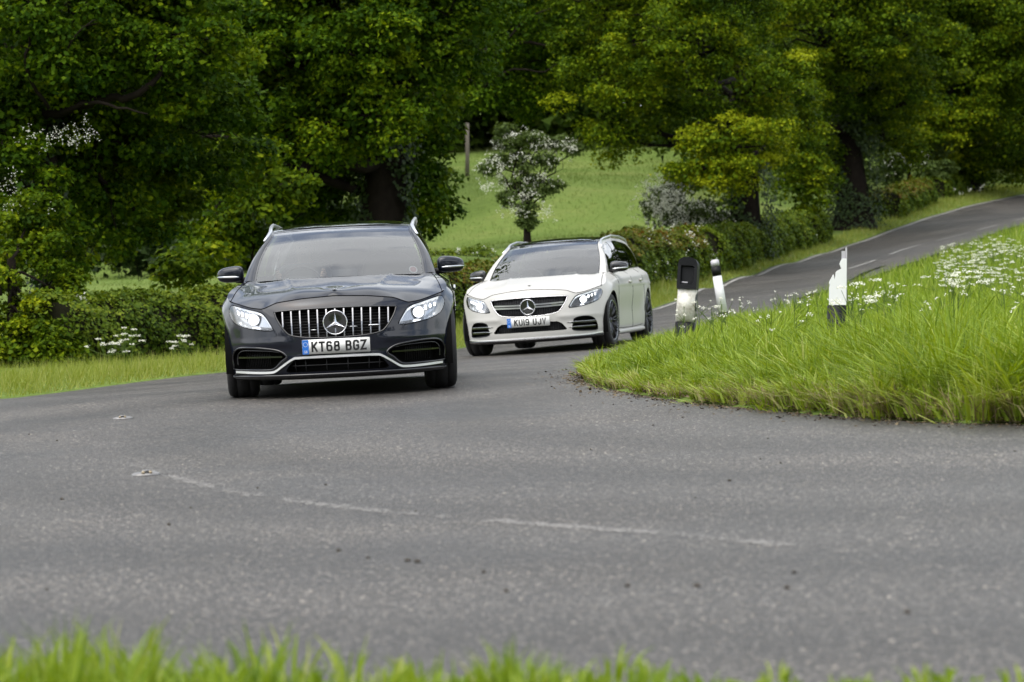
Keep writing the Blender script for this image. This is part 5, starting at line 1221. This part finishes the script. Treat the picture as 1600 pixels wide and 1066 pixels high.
    # tail
    def tail(u, t):
        y = 4.42; z = 0.975+(1.272-0.975)*t; x = np.interp(t, [0,1], [float(side_x(np.array(4.42), np.array(0.975)))*0.995,.535]); return np.stack([x*u, y+(0.22-0.17*t)*(1-u*u), z+0.022*t+0.018*(1-np.abs(u)**2.4)*t], axis=-1)
    Pg, Fg = grid(tail, np.linspace(-1,1,21), np.linspace(0,1,12)); mesh_obj('tailgate_window', Pg, Fg, M['gloss_black'], root)
    # under-tray, wheel wells, cabin
    mb = MB(); mb.box((0,2.50,0.20), (1.46,4.0,0.05)); mb.box((0,0.40,0.185), (1.0,0.5,0.03)); mb.box((0,0.72,0.45), (1.10,0.9,0.45)); mb.build('under_tray', M['void'], root)
    for wy in (0.79, 3.63):
        for s in (-1, 1):
            mb = MB(); a = np.linspace(-0.35, math.pi+0.35, 22); x0, x1 = s*0.58, s*0.905
            mb.add([(x0, wy+0.385*math.cos(t), 0.325+0.385*math.sin(t)) for t in a]+[(x1*0.985, wy+0.374*math.cos(t), 0.325+0.374*math.sin(t)) for t in a]+[(x0, wy, 0.25)], [(i, i+1, 23+i, 22+i) for i in range(21)]+[(44, i+1, i) for i in range(21)]); mb.build('wheel_well', M['void'], root)
    dash = MB(); Vq, Fq = superq((0,1.62,0.80), (0.74,0.33,0.115), 0.5, 28, 12); dash.add(Vq, Fq); Vq, Fq = superq((-0.36,1.66,0.90), (0.17,0.13,0.045), 0.7); dash.add(Vq, Fq); dash.box((0.02,1.74,0.93), (0.22,0.015,0.12), 0.005)
    dash.build('dashboard', M['cabin'], root)
    mb = MB(); mb.box((0,2.9,0.40), (1.44,3.0,0.06)); mb.box((0,4.0,0.68), (1.3,0.1,0.55)); mb.build('cabin_floor', M['cabin'], root)
    for sx in (-0.36, 0.36):
        seat = empty('front_seat'); seat.parent = root
        Vq, Fq = superq((sx,2.78,0.80), (0.24,0.09,0.33), 0.6); mesh_obj('seat_back', Vq, Fq, M['cabin'], seat)
        Vq, Fq = superq((sx,2.45,0.52), (0.25,0.28,0.09), 0.6); mesh_obj('seat_cushion', Vq, Fq, M['cabin'], seat)
        Vq, Fq = superq((sx,2.86,1.165), (0.13,0.05,0.085), 0.7); mesh_obj('headrest', Vq, Fq, M['cabin'], seat)
    mb = MB(); Mx = Matrix.Rotation(math.radians(-22), 3, 'X'); an = np.linspace(0, 2*math.pi, 33)
    ring = [Mx @ Vector((0.185*math.cos(a), 0, 0.185*math.sin(a))) + Vector((-0.36,2.06,0.86)) for a in an]; mb.tube(ring, 0.014, 8, cap=False)
    for a in (0, math.pi, 1.5*math.pi): mb.tube([Vector((-0.36,2.07,0.86)), Mx @ Vector((0.18*math.cos(a),0,0.18*math.sin(a))) + Vector((-0.36,2.06,0.86))], 0.012, 6)
    Vq, Fq = superq((-0.36,2.05,0.86), (0.07,0.03,0.06), 0.7); mb.add(Vq, Fq); mb.build('steering_wheel', M['plastic'], root)
    Vq, Fq = superq((0.0,1.98,1.205), (0.115,0.02,0.030), 0.6); mesh_obj('rear_view_mirror', Vq, Fq, M['plastic'], root)
    # mirrors
    for s in (-1, 1):
        mr = empty('door_mirror'); mr.parent = root
        def shape(x, y, z, s=s): 
            k = (x*s+0.11)/0.22; return (x, y*(1-0.25*k)+0.05*k-0.02, z*(1-0.22*k*k)+0.012*(1-k)*0-0.012*k)
        Vq, Fq = superq((s*0.905,1.50,0.992), (0.110,0.085,0.070), 0.62, 28, 18, shape); mesh_obj('housing', Vq, Fq, M['paint_black'] if B else M['gloss_black'], mr)
        mb = MB(); e = [(s*(0.83+0.185*t), 1.50-0.092+0.085*t**2.2, 0.962+0.006*t) for t in np.linspace(0,1,12)]; mb.tube(e, [0.006]*2+[0.010]*8+[0.007,0.004], 8); mb.build('indicator', M['satin'], mr)
        mb = MB(); mb.tube([(s*0.74,1.56,0.925),(s*0.80,1.54,0.935),(s*0.86,1.52,0.945)], [0.03,0.026,0.03], 10); mb.build('arm', M['plastic'], mr)
    # wheels
    for wy in (0.79, 3.63):
        for s in (-1, 1):
            w = empty('wheel'); w.parent = root; w.location = (s*0.785, wy, 0.333)
            if wy < 1: w.rotation_euler = (0, 0, math.radians(3 if B else -3))
            hw = 0.124; R = 0.333
            mb = MB(); mb.lathe([(-hw+.01,.235),(-hw,.255),(-hw,.290),(-hw+.012,.318),(-hw+.035,R-.003),(-.054,R),(-.052,R-.005),(-.048,R-.005),(-.046,R),(.046,R),(.048,R-.005),(.052,R-.005),(.054,R),(hw-.035,R-.003),(hw-.012,.318),(hw,.290),(hw,.255),(hw-.01,.235)], 56, 'x'); mb.build('tyre', M['rubber'], w)
            rim = MB(); o = s
            rim.lathe([(o*(hw-.008),.246),(o*(hw-.004),.238),(o*(hw-.03),.225),(o*(-.06),.215),(-o*hw,.24)], 48, 'x')
            rm = rim.build('rim', M['rim'], w)
            for i in range(10):
                a = 2*math.pi*i/10+0.1; mb = MB(); c, sn = math.cos(a), math.sin(a)
                for da in (-0.10, 0.10):
                    c2, s2 = math.cos(a+da), math.sin(a+da); mb.tube([(o*0.078, 0.045*c, 0.045*sn), (o*0.094, 0.14*c2, 0.14*s2), (o*0.108, 0.234*c2, 0.234*s2)], [0.014,0.010,0.010], 6)
                mb.build('spoke', M['rim'], rm)
            mb = MB(); mb.lathe([(o*0.095,0.0),(o*0.094,0.03),(o*0.078,0.05),(o*0.04,0.055)], 24, 'x'); mb.build('hub', M['rim'], rm)
            mb = MB(); mb.lathe([(o*0.02,0.06),(o*0.02,0.175),(o*-0.01,0.175)], 40, 'x'); mb.build('brake_disc', M['disc'], w)
            mb = MB(); mb.lathe([(o*(hw-.0075),.2475),(o*(hw-.002),.243),(o*(hw-.006),.2375)], 48, 'x'); mb.build('rim_edge', M['satin'], w)
    # grille
    gr = empty('grille'); gr.parent = root
    mb = MB(); I = ring_wall(mb, to_sz(GRILLE), 0.055, 0.97); cap_poly(mb, I); mb.build('duct', M['void'], gr)
    GR_in = np.array([(x*0.965, 0.565+(z-0.565)*0.93) for x, z in GRILLE])
    mb = MB(); pr = [pxz(x, z, -0.004) for x, z in np.array([(x*0.985, 0.565+(z-0.565)*0.965) for x, z in GRILLE])]; mb.tube(pr+[pr[0]], 0.006 if B else 0.005, 6, cap=False); mb.build('grille_frame', M['gloss_black'] if B else M['chrome'], gr)
    def zr(X, poly):
        t = np.linspace(poly[:,1].min(), poly[:,1].max(), 200); m = in_poly(np.column_stack([np.full(200, X), t]), poly); return (t[m].min(), t[m].max()) if m.any() else None
    if B:
        for i in range(-6, 7):
            X = i*0.0675
            if abs(X) > 0.43: continue
            r_ = zr(X, GR_in)
            if r_ is None or r_[1]-r_[0] < 0.05: continue
            zz = np.linspace(r_[0]+0.002, r_[1]-0.002, 9); mb = MB(); p = np.array([pxz(X, z) for z in zz]); p[:,1] += 0.006
            Vs = []
            for q in p: Vs += [(q[0]-.0065, q[1]+.020, q[2]), (q[0]-.0050, q[1], q[2]), (q[0]+.0050, q[1], q[2]), (q[0]+.0065, q[1]+.020, q[2])]
            mb.add(Vs, [(4*j+k, 4*j+k+1, 4*j+k+5, 4*j+k+4) for j in range(8) for k in range(3)]+[(0,1,2,3), (32,35,34,33)]); mb.build('slat', M['slat'], gr, smooth=False)
        mb = MB()
        for z in np.arange(0.47, 0.67, 0.022):
            e = [pxz(x, z, -0.045) for x in np.linspace(-.45,.45,30) if in_poly(np.array([[x,z]]), GR_in)[0]]
            if len(e) > 1: mb.tube(e, 0.0025, 4)
        mb.build('grille_mesh', M['plastic'], gr)
        mb = MB(); e = [pxz(x, 0.532, 0.004) for x in np.linspace(.255,.335,6)]; mb.tube(e, 0.006, 6); mb.build('badge', M['chrome'], gr)
        mb = MB(); e = [pxz(x, 0.515, -0.03) for x in np.linspace(-.20,-.15,4)]; mb.tube(e, 0.004, 6); e = [pxz(x, 0.528, -0.03) for x in np.linspace(.10,.17,4)]; mb.tube(e, 0.004, 6); mb.build('sensor', M['satin'], gr)
    else:
        for dz in (-0.014, 0.016):
            for s in (-1, 1):
                xs_ = np.linspace(0.09, 0.425, 16); e = np.array([pxz(s*x, 0.572+dz+0.008*(x/0.4)**2, -0.004) for x in xs_]); n16 = len(e)
                Vs = []
                for q in e: Vs += [(q[0], q[1]+.03, q[2]-.006), (q[0], q[1], q[2]-.0085), (q[0], q[1], q[2]+.0085), (q[0], q[1]+.03, q[2]+.006)]
                mb = MB(); mb.add(Vs, [(4*j+k, 4*j+k+1, 4*j+k+5, 4*j+k+4) for j in range(n16-1) for k in range(3)]); mb.build('louvre', M['satin'] , gr, smooth=False)
        # fine mesh behind
        mb = MB()
        for z in np.arange(0.46, 0.68, 0.016):
            e = [pxz(x, z, -0.035) for x in np.linspace(-.45,.45,40) if in_poly(np.array([[x,z]]), GR_in)[0]]
            if len(e) > 1: mb.tube(e, 0.003, 4)
        for x in np.arange(-.43,.44,.03):
            r_ = zr(x, GR_in)
            if r_ is not None: mb.tube([pxz(x, z, -0.034) for z in np.linspace(r_[0], r_[1], 6)], 0.003, 4)
        mb.build('grille_mesh', M['rim'], gr)
        me = text_mesh('AMG', 0.04, 0.002); scale_text(me, 0.075, 0.018); o = link_mesh('badge_lettering', me, M['chrome'], gr, False); p = pxz(0.32, 0.577, 0.006); o.location = p; o.rotation_euler = (0, 0, math.radians(14))
    # three-pointed emblem in a ring
    em = empty('emblem'); em.parent = gr; em.location = pxz(0, 0.565, 0.006)
    mb = MB(); mb.lathe([(0.0,0.086),(-0.010,0.087),(-0.013,0.091),(-0.010,0.095),(0.0,0.096),(0.004,0.091)], 56, 'y', closed=True); mb.build('ring', M['chrome'], em)
    mb = MB(); mb.lathe([(0.004,0.0),(0.003,0.05),(0.003,0.088)], 48, 'y'); mb.build('disc', M['gloss_black'], em)
    mb = MB(); Vs = [(0,-0.016,0)]; 
    for k in range(3):
        a = math.pi/2+2*math.pi*k/3; Vs.append((0.085*math.cos(a), -0.004, 0.085*math.sin(a))); b_ = a+math.pi/3; Vs.append((0.0135*math.cos(b_), -0.004, 0.0135*math.sin(b_)))
    Vs += [(0,0.002,0)]
    mb.add(Vs, [(0, 1+i, 1+(i+1)%6) for i in range(6)]+[(7, 1+(i+1)%6, 1+i) for i in range(6)]); mb.build('star', M['chrome'], em, smooth=False)
    # number plate
    pl = empty('number_plate'); pl.parent = root; y_p = float(pxz(0, 0.385)[1])-0.022; pl.location = (0, y_p, 0.385); pl.rotation_euler = (math.radians(3), 0, 0)
    mb = MB(); mb.box((0,0.006,0), (0.522,0.012,0.113), 0.003); mb.build('plate', M['plate_white'], pl)
    mb = MB(); mb.box((0,0.022,0), (0.46,0.02,0.09), 0.003); mb.build('plate_bracket', M['plastic'], pl)
    mb = MB(); mb.box((-0.236,-0.0005,0), (0.048,0.002,0.110)); mb.build('blue_band', M['plate_blue'], pl, smooth=False)
    me = text_mesh('GB', 0.03, 0.0003); scale_text(me, 0.028, 0.020); o = link_mesh('country_letters', me, M['plate_pale'], pl, False); o.location = (-0.236,-0.0030,-0.036)
    mb = MB()
    for k in range(12):
        a = 2*math.pi*k/12; mb.box((-0.236+0.016*math.cos(a), -0.0022, 0.020+0.016*math.sin(a)), (0.0045,0.001,0.0045))
    mb.build('star_ring', M['plate_pale'], pl, smooth=False)
    cw_, ch_, st_, gp_ = 0.048, 0.080, 0.0145, 0.0095
    wd = [0.0145 if c == '1' else (0.024 if c == ' ' else cw_) for c in reg]; tot = sum(wd)+gp_*(len(reg)-1); x = 0.022-tot/2
    for c, w_ in zip(reg, wd):
        if c != ' ': glyph(c, x, -ch_/2, w_, ch_, st_, -0.0012).build('plate_character', M['plate_black'], pl, smooth=False)
        x += w_+gp_
    # headlamps
    for s in (-1, 1):
        hl_ = empty('headlamp'); hl_.parent = root
        poly = LAMP if s > 0 else mirror(LAMP); sz = to_sz(poly)
        mb = MB(); I = ring_wall(mb, sz, 0.075, 0.93); cap_poly(mb, I); mb.build('housing', M['lamp_silver'] if B else M['lamp_dark'], hl_)
        V, T = surf_patch(sz, 0.022, 0.002); mesh_obj('lens', V, T[:, ::-1], M['lens'], hl_)
        mb = MB(); pr = [pxz(x, z, 0.0) for x, z in poly]; mb.tube(pr+[pr[0]], 0.0035, 5, cap=False); mb.build('lamp_gap', M['seam'], hl_)
        # bright brow running down to the inner tip
        brow = catmull([(.500,.538),(.530,.592),(.562,.636),(.600,.658),(.66,.676),(.74,.699),(.80,.714)], 5); mb = MB()
        wd2 = np.linspace(0.010, 0.017, len(brow)); Vs = []
        for (X, Z), w2 in zip(brow, wd2): Vs += [pxz(s*X, Z+w2*0.7, -0.012), pxz(s*(X+w2*0.55), Z-w2*0.55, -0.030)]
        mb.add(Vs, [(2*i, 2*i+1, 2*i+3, 2*i+2) for i in range(len(brow)-1)]); mb.build('daytime_strip', M['led_soft'], hl_)
        lowr = catmull([(.512,.536),(.58,.540),(.66,.555),(.74,.578),(.80,.616)], 5); mb = MB(); Vs = []
        for X, Z in lowr: Vs += [pxz(s*X, Z-0.004, -0.010), pxz(s*X, Z+0.012, -0.045)]
        mb.add(Vs, [(2*i, 2*i+1, 2*i+3, 2*i+2) for i in range(len(lowr)-1)]); mb.build('lower_bezel', M['lamp_silver'], hl_)
        c = pxz(s*0.655, 0.614, -0.030); mb = MB(); mb.lathe([(0.03,0.052),(-0.004,0.050),(-0.010,0.046),(-0.004,0.042)], 28, 'y', c); mb.build('projector_ring', M['lamp_silver'], hl_)
        mb = MB(); mb.lathe([(-0.012,0.0),(-0.009,0.018),(0.0,0.032),(0.006,0.037)], 28, 'y', c); mb.build('projector', M['led'], hl_)
        for i, (X, Z) in enumerate(((.712,.645),(.748,.657),(.782,.668))):
            p = pxz(s*X, Z, -0.030); mb = MB(); mb.box(p, (0.019,0.010,0.034-0.003*i), 0.004, Matrix.Rotation(s*math.radians(25), 3, 'Z')); mb.build('led_block', M['led'], hl_)
            p = pxz(s*X, Z+0.006, -0.026); mb = MB(); mb.box((p[0], p[1]+0.012, p[2]), (0.033,0.02,0.066), 0.006, Matrix.Rotation(s*math.radians(25), 3, 'Z')); mb.build('led_bezel', M['lamp_silver'], hl_)
        # corner duct
        du = empty('bumper_duct'); du.parent = root
        poly = duct if s > 0 else mirror(duct)
        mb = MB(); I = ring_wall(mb, to_sz(poly), 0.11 if B else 0.07, 0.90); cap_poly(mb, I); mb.build('duct', M['void'], du)
        mb = MB(); pr = [pxz(x, z, 0.001) for x, z in poly]; mb.tube(pr+[pr[0]], 0.009 if B else 0.005, 6, cap=False); mb.build('duct_rim', M['gloss_black'], du)
        if B:
            mb = MB(); e = [pxz(s*X, Z, -0.012) for X, Z in catmull([(.455,.352),(.52,.364),(.66,.374),(.745,.376),(.782,.362),(.800,.325),(.803,.262)], 5)]; mb.tube(e, 0.006, 6); mb.build('duct_frame', M['gloss_black'], du)
            Vs = []; mb = MB(); xs_ = np.linspace(.435,.802,14)
            for X in xs_: 
                q = pxz(s*X, 0.318+0.012*(X-.43), -0.012); Vs += [q+np.array((0,0,0.0065)), q-np.array((0,0,0.0065)), q+np.array((0,0.06,-0.004)), q+np.array((0,0.06,0.009))]
            mb.add(Vs, [(4*j+k, 4*j+(k+1)%4, 4*j+4+(k+1)%4, 4*j+4+k) for j in range(13) for k in range(4)]); mb.build('duct_vane', M['gloss_black'], du, smooth=False)
            mb = MB()
            for X in np.arange(.57,.79,.016): mb.tube([pxz(s*X, .245, -0.07), pxz(s*X, .375, -0.07)], 0.003, 4)
            mb.build('duct_grid', M['plastic'], du)
        else:
            for k, (z_, x0) in enumerate(((.345,.455),(.285,.475))):
                xs_ = np.linspace(x0,.770-0.0*k,14); Vs = []; mb = MB()
                for X in xs_:
                    tp = min(1, (X-x0)/0.09+0.08); q = pxz(s*X, z_, 0.004); Vs += [q+np.array((0,0,0.011*tp)), q-np.array((0,0,0.011*tp)), q+np.array((0,0.05,-0.006*tp)), q+np.array((0,0.05,0.006*tp))]
                mb.add(Vs, [(4*j+q_, 4*j+(q_+1)%4, 4*j+4+(q_+1)%4, 4*j+4+q_) for j in range(13) for q_ in range(4)]); mb.build('duct_vane', M['gloss_black'], du, smooth=False)
                mb = MB(); mb.tube([pxz(s*X, z_+0.009*min(1, (X-x0)/0.09+0.08), 0.0055) for X in xs_[1:]], 0.0035, 5); mb.build('vane_edge', M['satin'], du)
    # lower intake
    li = empty('lower_intake'); li.parent = root
    mb = MB(); I = ring_wall(mb, to_sz(low), 0.09, 0.95); cap_poly(mb, I); mb.build('duct', M['void'], li)
    mb = MB()
    if B:
        for X in (-.34,-.255,-.085,.085,.255,.34): mb.tube([pxz(X, .200, -0.03), pxz(X, .288, -0.03)], 0.0045, 5)
        mb.tube([pxz(X, .243, -0.03) for X in np.linspace(-.37,.37,20)], 0.0045, 5)
    else:
        for z in np.arange(.272,.37,.014):
            wX = np.interp(z, [.262,.345,.372], [.44,.385,.33]); mb.tube([pxz(X, z, -0.03) for X in np.linspace(-wX, wX, 24)], 0.003, 4)
        for X in np.arange(-.42,.43,.03): mb.tube([pxz(X, z, -0.029) for z in np.linspace(.266, float(np.interp(abs(X), [.33,.385,.44], [.370,.345,.275])), 4)], 0.003, 4)
    mb.build('grid', M['plastic'] if B else M['rim'], li)
    # trims and splitter
    if B:
        tr = catmull([(-.815,.212),(-.66,.202),(-.54,.200),(-.49,.210),(-.42,.252),(-.345,.296),(-.30,.304),(-.15,.306),(0,.306),(.15,.306),(.30,.304),(.345,.296),(.42,.252),(.49,.210),(.54,.200),(.66,.202),(.815,.212)], 5)
    else:
        tr = catmull([(-.83,.205),(-.70,.192),(-.45,.190),(0,.190),(.45,.190),(.70,.192),(.83,.205)], 6)
    Vs = []; hgt = 0.009 if B else 0.008
    for X, Z in tr:
        q = pxz(X, Z, 0.012); q2 = pxz(X, Z, -0.01); Vs += [q2+np.array((0,0,hgt*0.8)), q+np.array((0,0,hgt)), q-np.array((0,0,hgt)), q2-np.array((0,0,hgt*0.8))]
    mb = MB(); n = len(tr); mb.add(Vs, [(4*j+k, 4*j+(k+1)%4, 4*j+4+(k+1)%4, 4*j+4+k) for j in range(n-1) for k in range(4)]); mb.build('bumper_trim', M['trim'], root, smooth=False)
    ss = np.linspace(-float(S_of_Y(0.42)), float(S_of_Y(0.42)), 70); zl = 0.172 + (0.006*np.abs(ss)**2); Vs = []
    for S_, z_ in zip(ss, zl):
        for off, dz in ((-0.01,0.012),(0.022,0.006),(0.026,-0.006),(-0.02,-0.030),(-0.10,-0.038)): Vs.append(shell(S_, z_)+outn(S_, z_)*off+np.array((0,0,dz)))
    mb = MB(); mb.add(Vs, [(5*j+k, 5*j+k+1, 5*j+k+6, 5*j+k+5) for j in range(69) for k in range(4)]); mb.build('splitter', M['gloss_black'], root)
    return root

def place(root, x, y, yaw, roll, dz):
    """nose centre at x,y; yaw turns the nose to the left of the picture; roll lifts the right-hand side"""
    fwd = Vector((-math.sin(yaw), -math.cos(yaw), 0)); back = -fwd; wb = []
    pf = Vector((x, y, 0))+back*0.79; pr = Vector((x, y, 0))+back*3.63
    rt = Vector((math.cos(yaw), -math.sin(yaw), 0))
    zf = (g1(*(pf+rt*0.79)[:2])+g1(*(pf-rt*0.79)[:2]))/2; zr_ = (g1(*(pr+rt*0.79)[:2])+g1(*(pr-rt*0.79)[:2]))/2
    pitch = math.atan2(zr_-zf, 2.84)
    up = Matrix.Rotation(-yaw, 4, 'Z') @ Matrix.Rotation(pitch, 4, 'X') @ Matrix.Rotation(-roll, 4, 'Y')
    root.rotation_euler = up.to_euler()
    fr = up @ Vector((0, 0.79, 0)); root.location = (pf.x-fr.x, pf.y-fr.y, zf-fr.z+dz)
    return zf, zr_

black_car = car('black', 'black estate car with vertical grille bars and lit headlamps, nearest to the camera', 'KT68 BGZ')
place(black_car, -1.335, 21.9, math.radians(-1.0), math.radians(2.8), 0.0)
white_car = car('white', 'white estate car with a black roof following behind the black car', 'KU19 UJV')
place(white_car, 0.225, 34.2, math.radians(11.5), math.radians(4.0), 0.0)

# ------------------------------------------------------------------ driver of the black car
def person():
    me = bpy.data.meshes.new('person'); bm = bmesh.new(); sk = bm.verts.layers.skin.verify()
    def vtx(p, r): 
        v = bm.verts.new(p); v[sk].radius = (r, r) if not isinstance(r, tuple) else r; return v
    X0 = -0.36
    pel = vtx((X0,2.60,0.66), (0.15,0.12)); wa = vtx((X0,2.66,0.80), (0.14,0.11)); ch = vtx((X0,2.68,0.96), (0.16,0.12)); nk = vtx((X0,2.655,1.075), 0.055); 
    hd0 = vtx((X0,2.63,1.125), 0.060); hd1 = vtx((X0,2.62,1.185), 0.074); hd2 = vtx((X0,2.63,1.245), 0.064)
    for a, b in ((pel,wa),(wa,ch),(ch,nk),(nk,hd0),(hd0,hd1),(hd1,hd2)): bm.edges.new((a, b))
    for s in (-1, 1):
        sh = vtx((X0+s*0.175,2.66,1.00), 0.060); el = vtx((X0+s*0.255,2.45,0.86), 0.046); wr = vtx((X0+s*0.195,2.16,0.93), 0.028); pm = vtx((X0+s*0.188,2.09,0.955), 0.030)
        for a, b in ((ch,sh),(sh,el),(el,wr),(wr,pm)): bm.edges.new((a, b))
        for k in range(4):
            f1 = vtx((X0+s*(0.186+0.006*k), 2.045, 0.94+0.018*k), 0.009); f2 = vtx((X0+s*(0.165+0.004*k), 2.03, 0.945+0.018*k), 0.008); bm.edges.new((pm, f1)); bm.edges.new((f1, f2))
        th = vtx((X0+s*0.168, 2.085, 0.975), 0.010); bm.edges.new((pm, th))
        hip = vtx((X0+s*0.10,2.50,0.62), 0.085); kn = vtx((X0+s*0.13,2.10,0.66), 0.060); an_ = vtx((X0+s*0.12,1.80,0.47), 0.042)
        for a, b in ((pel,hip),(hip,kn),(kn,an_)): bm.edges.new((a, b))
    pel[sk].use_root = True
    bm.to_mesh(me); bm.free(); o = bpy.data.objects.new('tmp', me); COL.objects.link(o)
    o.modifiers.new('s', 'SKIN'); m = o.modifiers.new('d', 'SUBSURF'); m.levels = 2
    dg = bpy.context.evaluated_depsgraph_get(); dg.update(); out = bpy.data.meshes.new_from_object(o.evaluated_get(dg)); bpy.data.objects.remove(o)
    # nose, brow and chin
    for v in out.vertices:
        c = v.co
        if c.z > 1.10 and c.y < 2.60:
            dx = c.x-X0
            c.y -= 0.020*math.exp(-(dx/0.012)**2-((c.z-1.178)/0.016)**2)+0.006*math.exp(-(dx/0.03)**2-((c.z-1.125)/0.014)**2)
            c.y += 0.006*(math.exp(-((abs(dx)-0.028)/0.012)**2-((c.z-1.200)/0.010)**2))
    out.materials.clear(); out.materials.append(M['skin']); out.materials.append(M['shirt'])
    for p in out.polygons:
        c = p.center; p.material_index = 0 if (c.z > 1.065 and abs(c.x-X0) < 0.09) or (c.y < 2.17 and c.z > 0.88) else 1
        p.use_smooth = True
    per = bpy.data.objects.new('person', out); COL.objects.link(per)
    tag(per, 'driver in a grey-blue top holding the steering wheel of the black car', 'person')
    V, Fc = superq((X0,2.645,1.222), (0.079,0.088,0.068), 0.95, 20, 12, lambda x, y, z: (x, y, z if y > -0.02 or z > 0.015 else z+0.05)); mesh_obj('hair', V, Fc, M['hair'], per)
    for s in (-1, 1):
        V, Fc = superq((X0+s*0.028,2.553,1.197), (0.010,0.006,0.006), 1, 10, 6); mesh_obj('eye', V, Fc, M['plastic'], per)
        V, Fc = superq((X0+s*0.078,2.635,1.180), (0.010,0.020,0.030), 0.9, 10, 8); mesh_obj('ear', V, Fc, M['skin'], per)
    V, Fc = superq((X0,2.549,1.143), (0.022,0.006,0.005), 1, 10, 6); mesh_obj('mouth', V, Fc, M['sticker_red'], per)
    return per
drv = person()
drv.location = black_car.location; drv.rotation_euler = black_car.rotation_euler
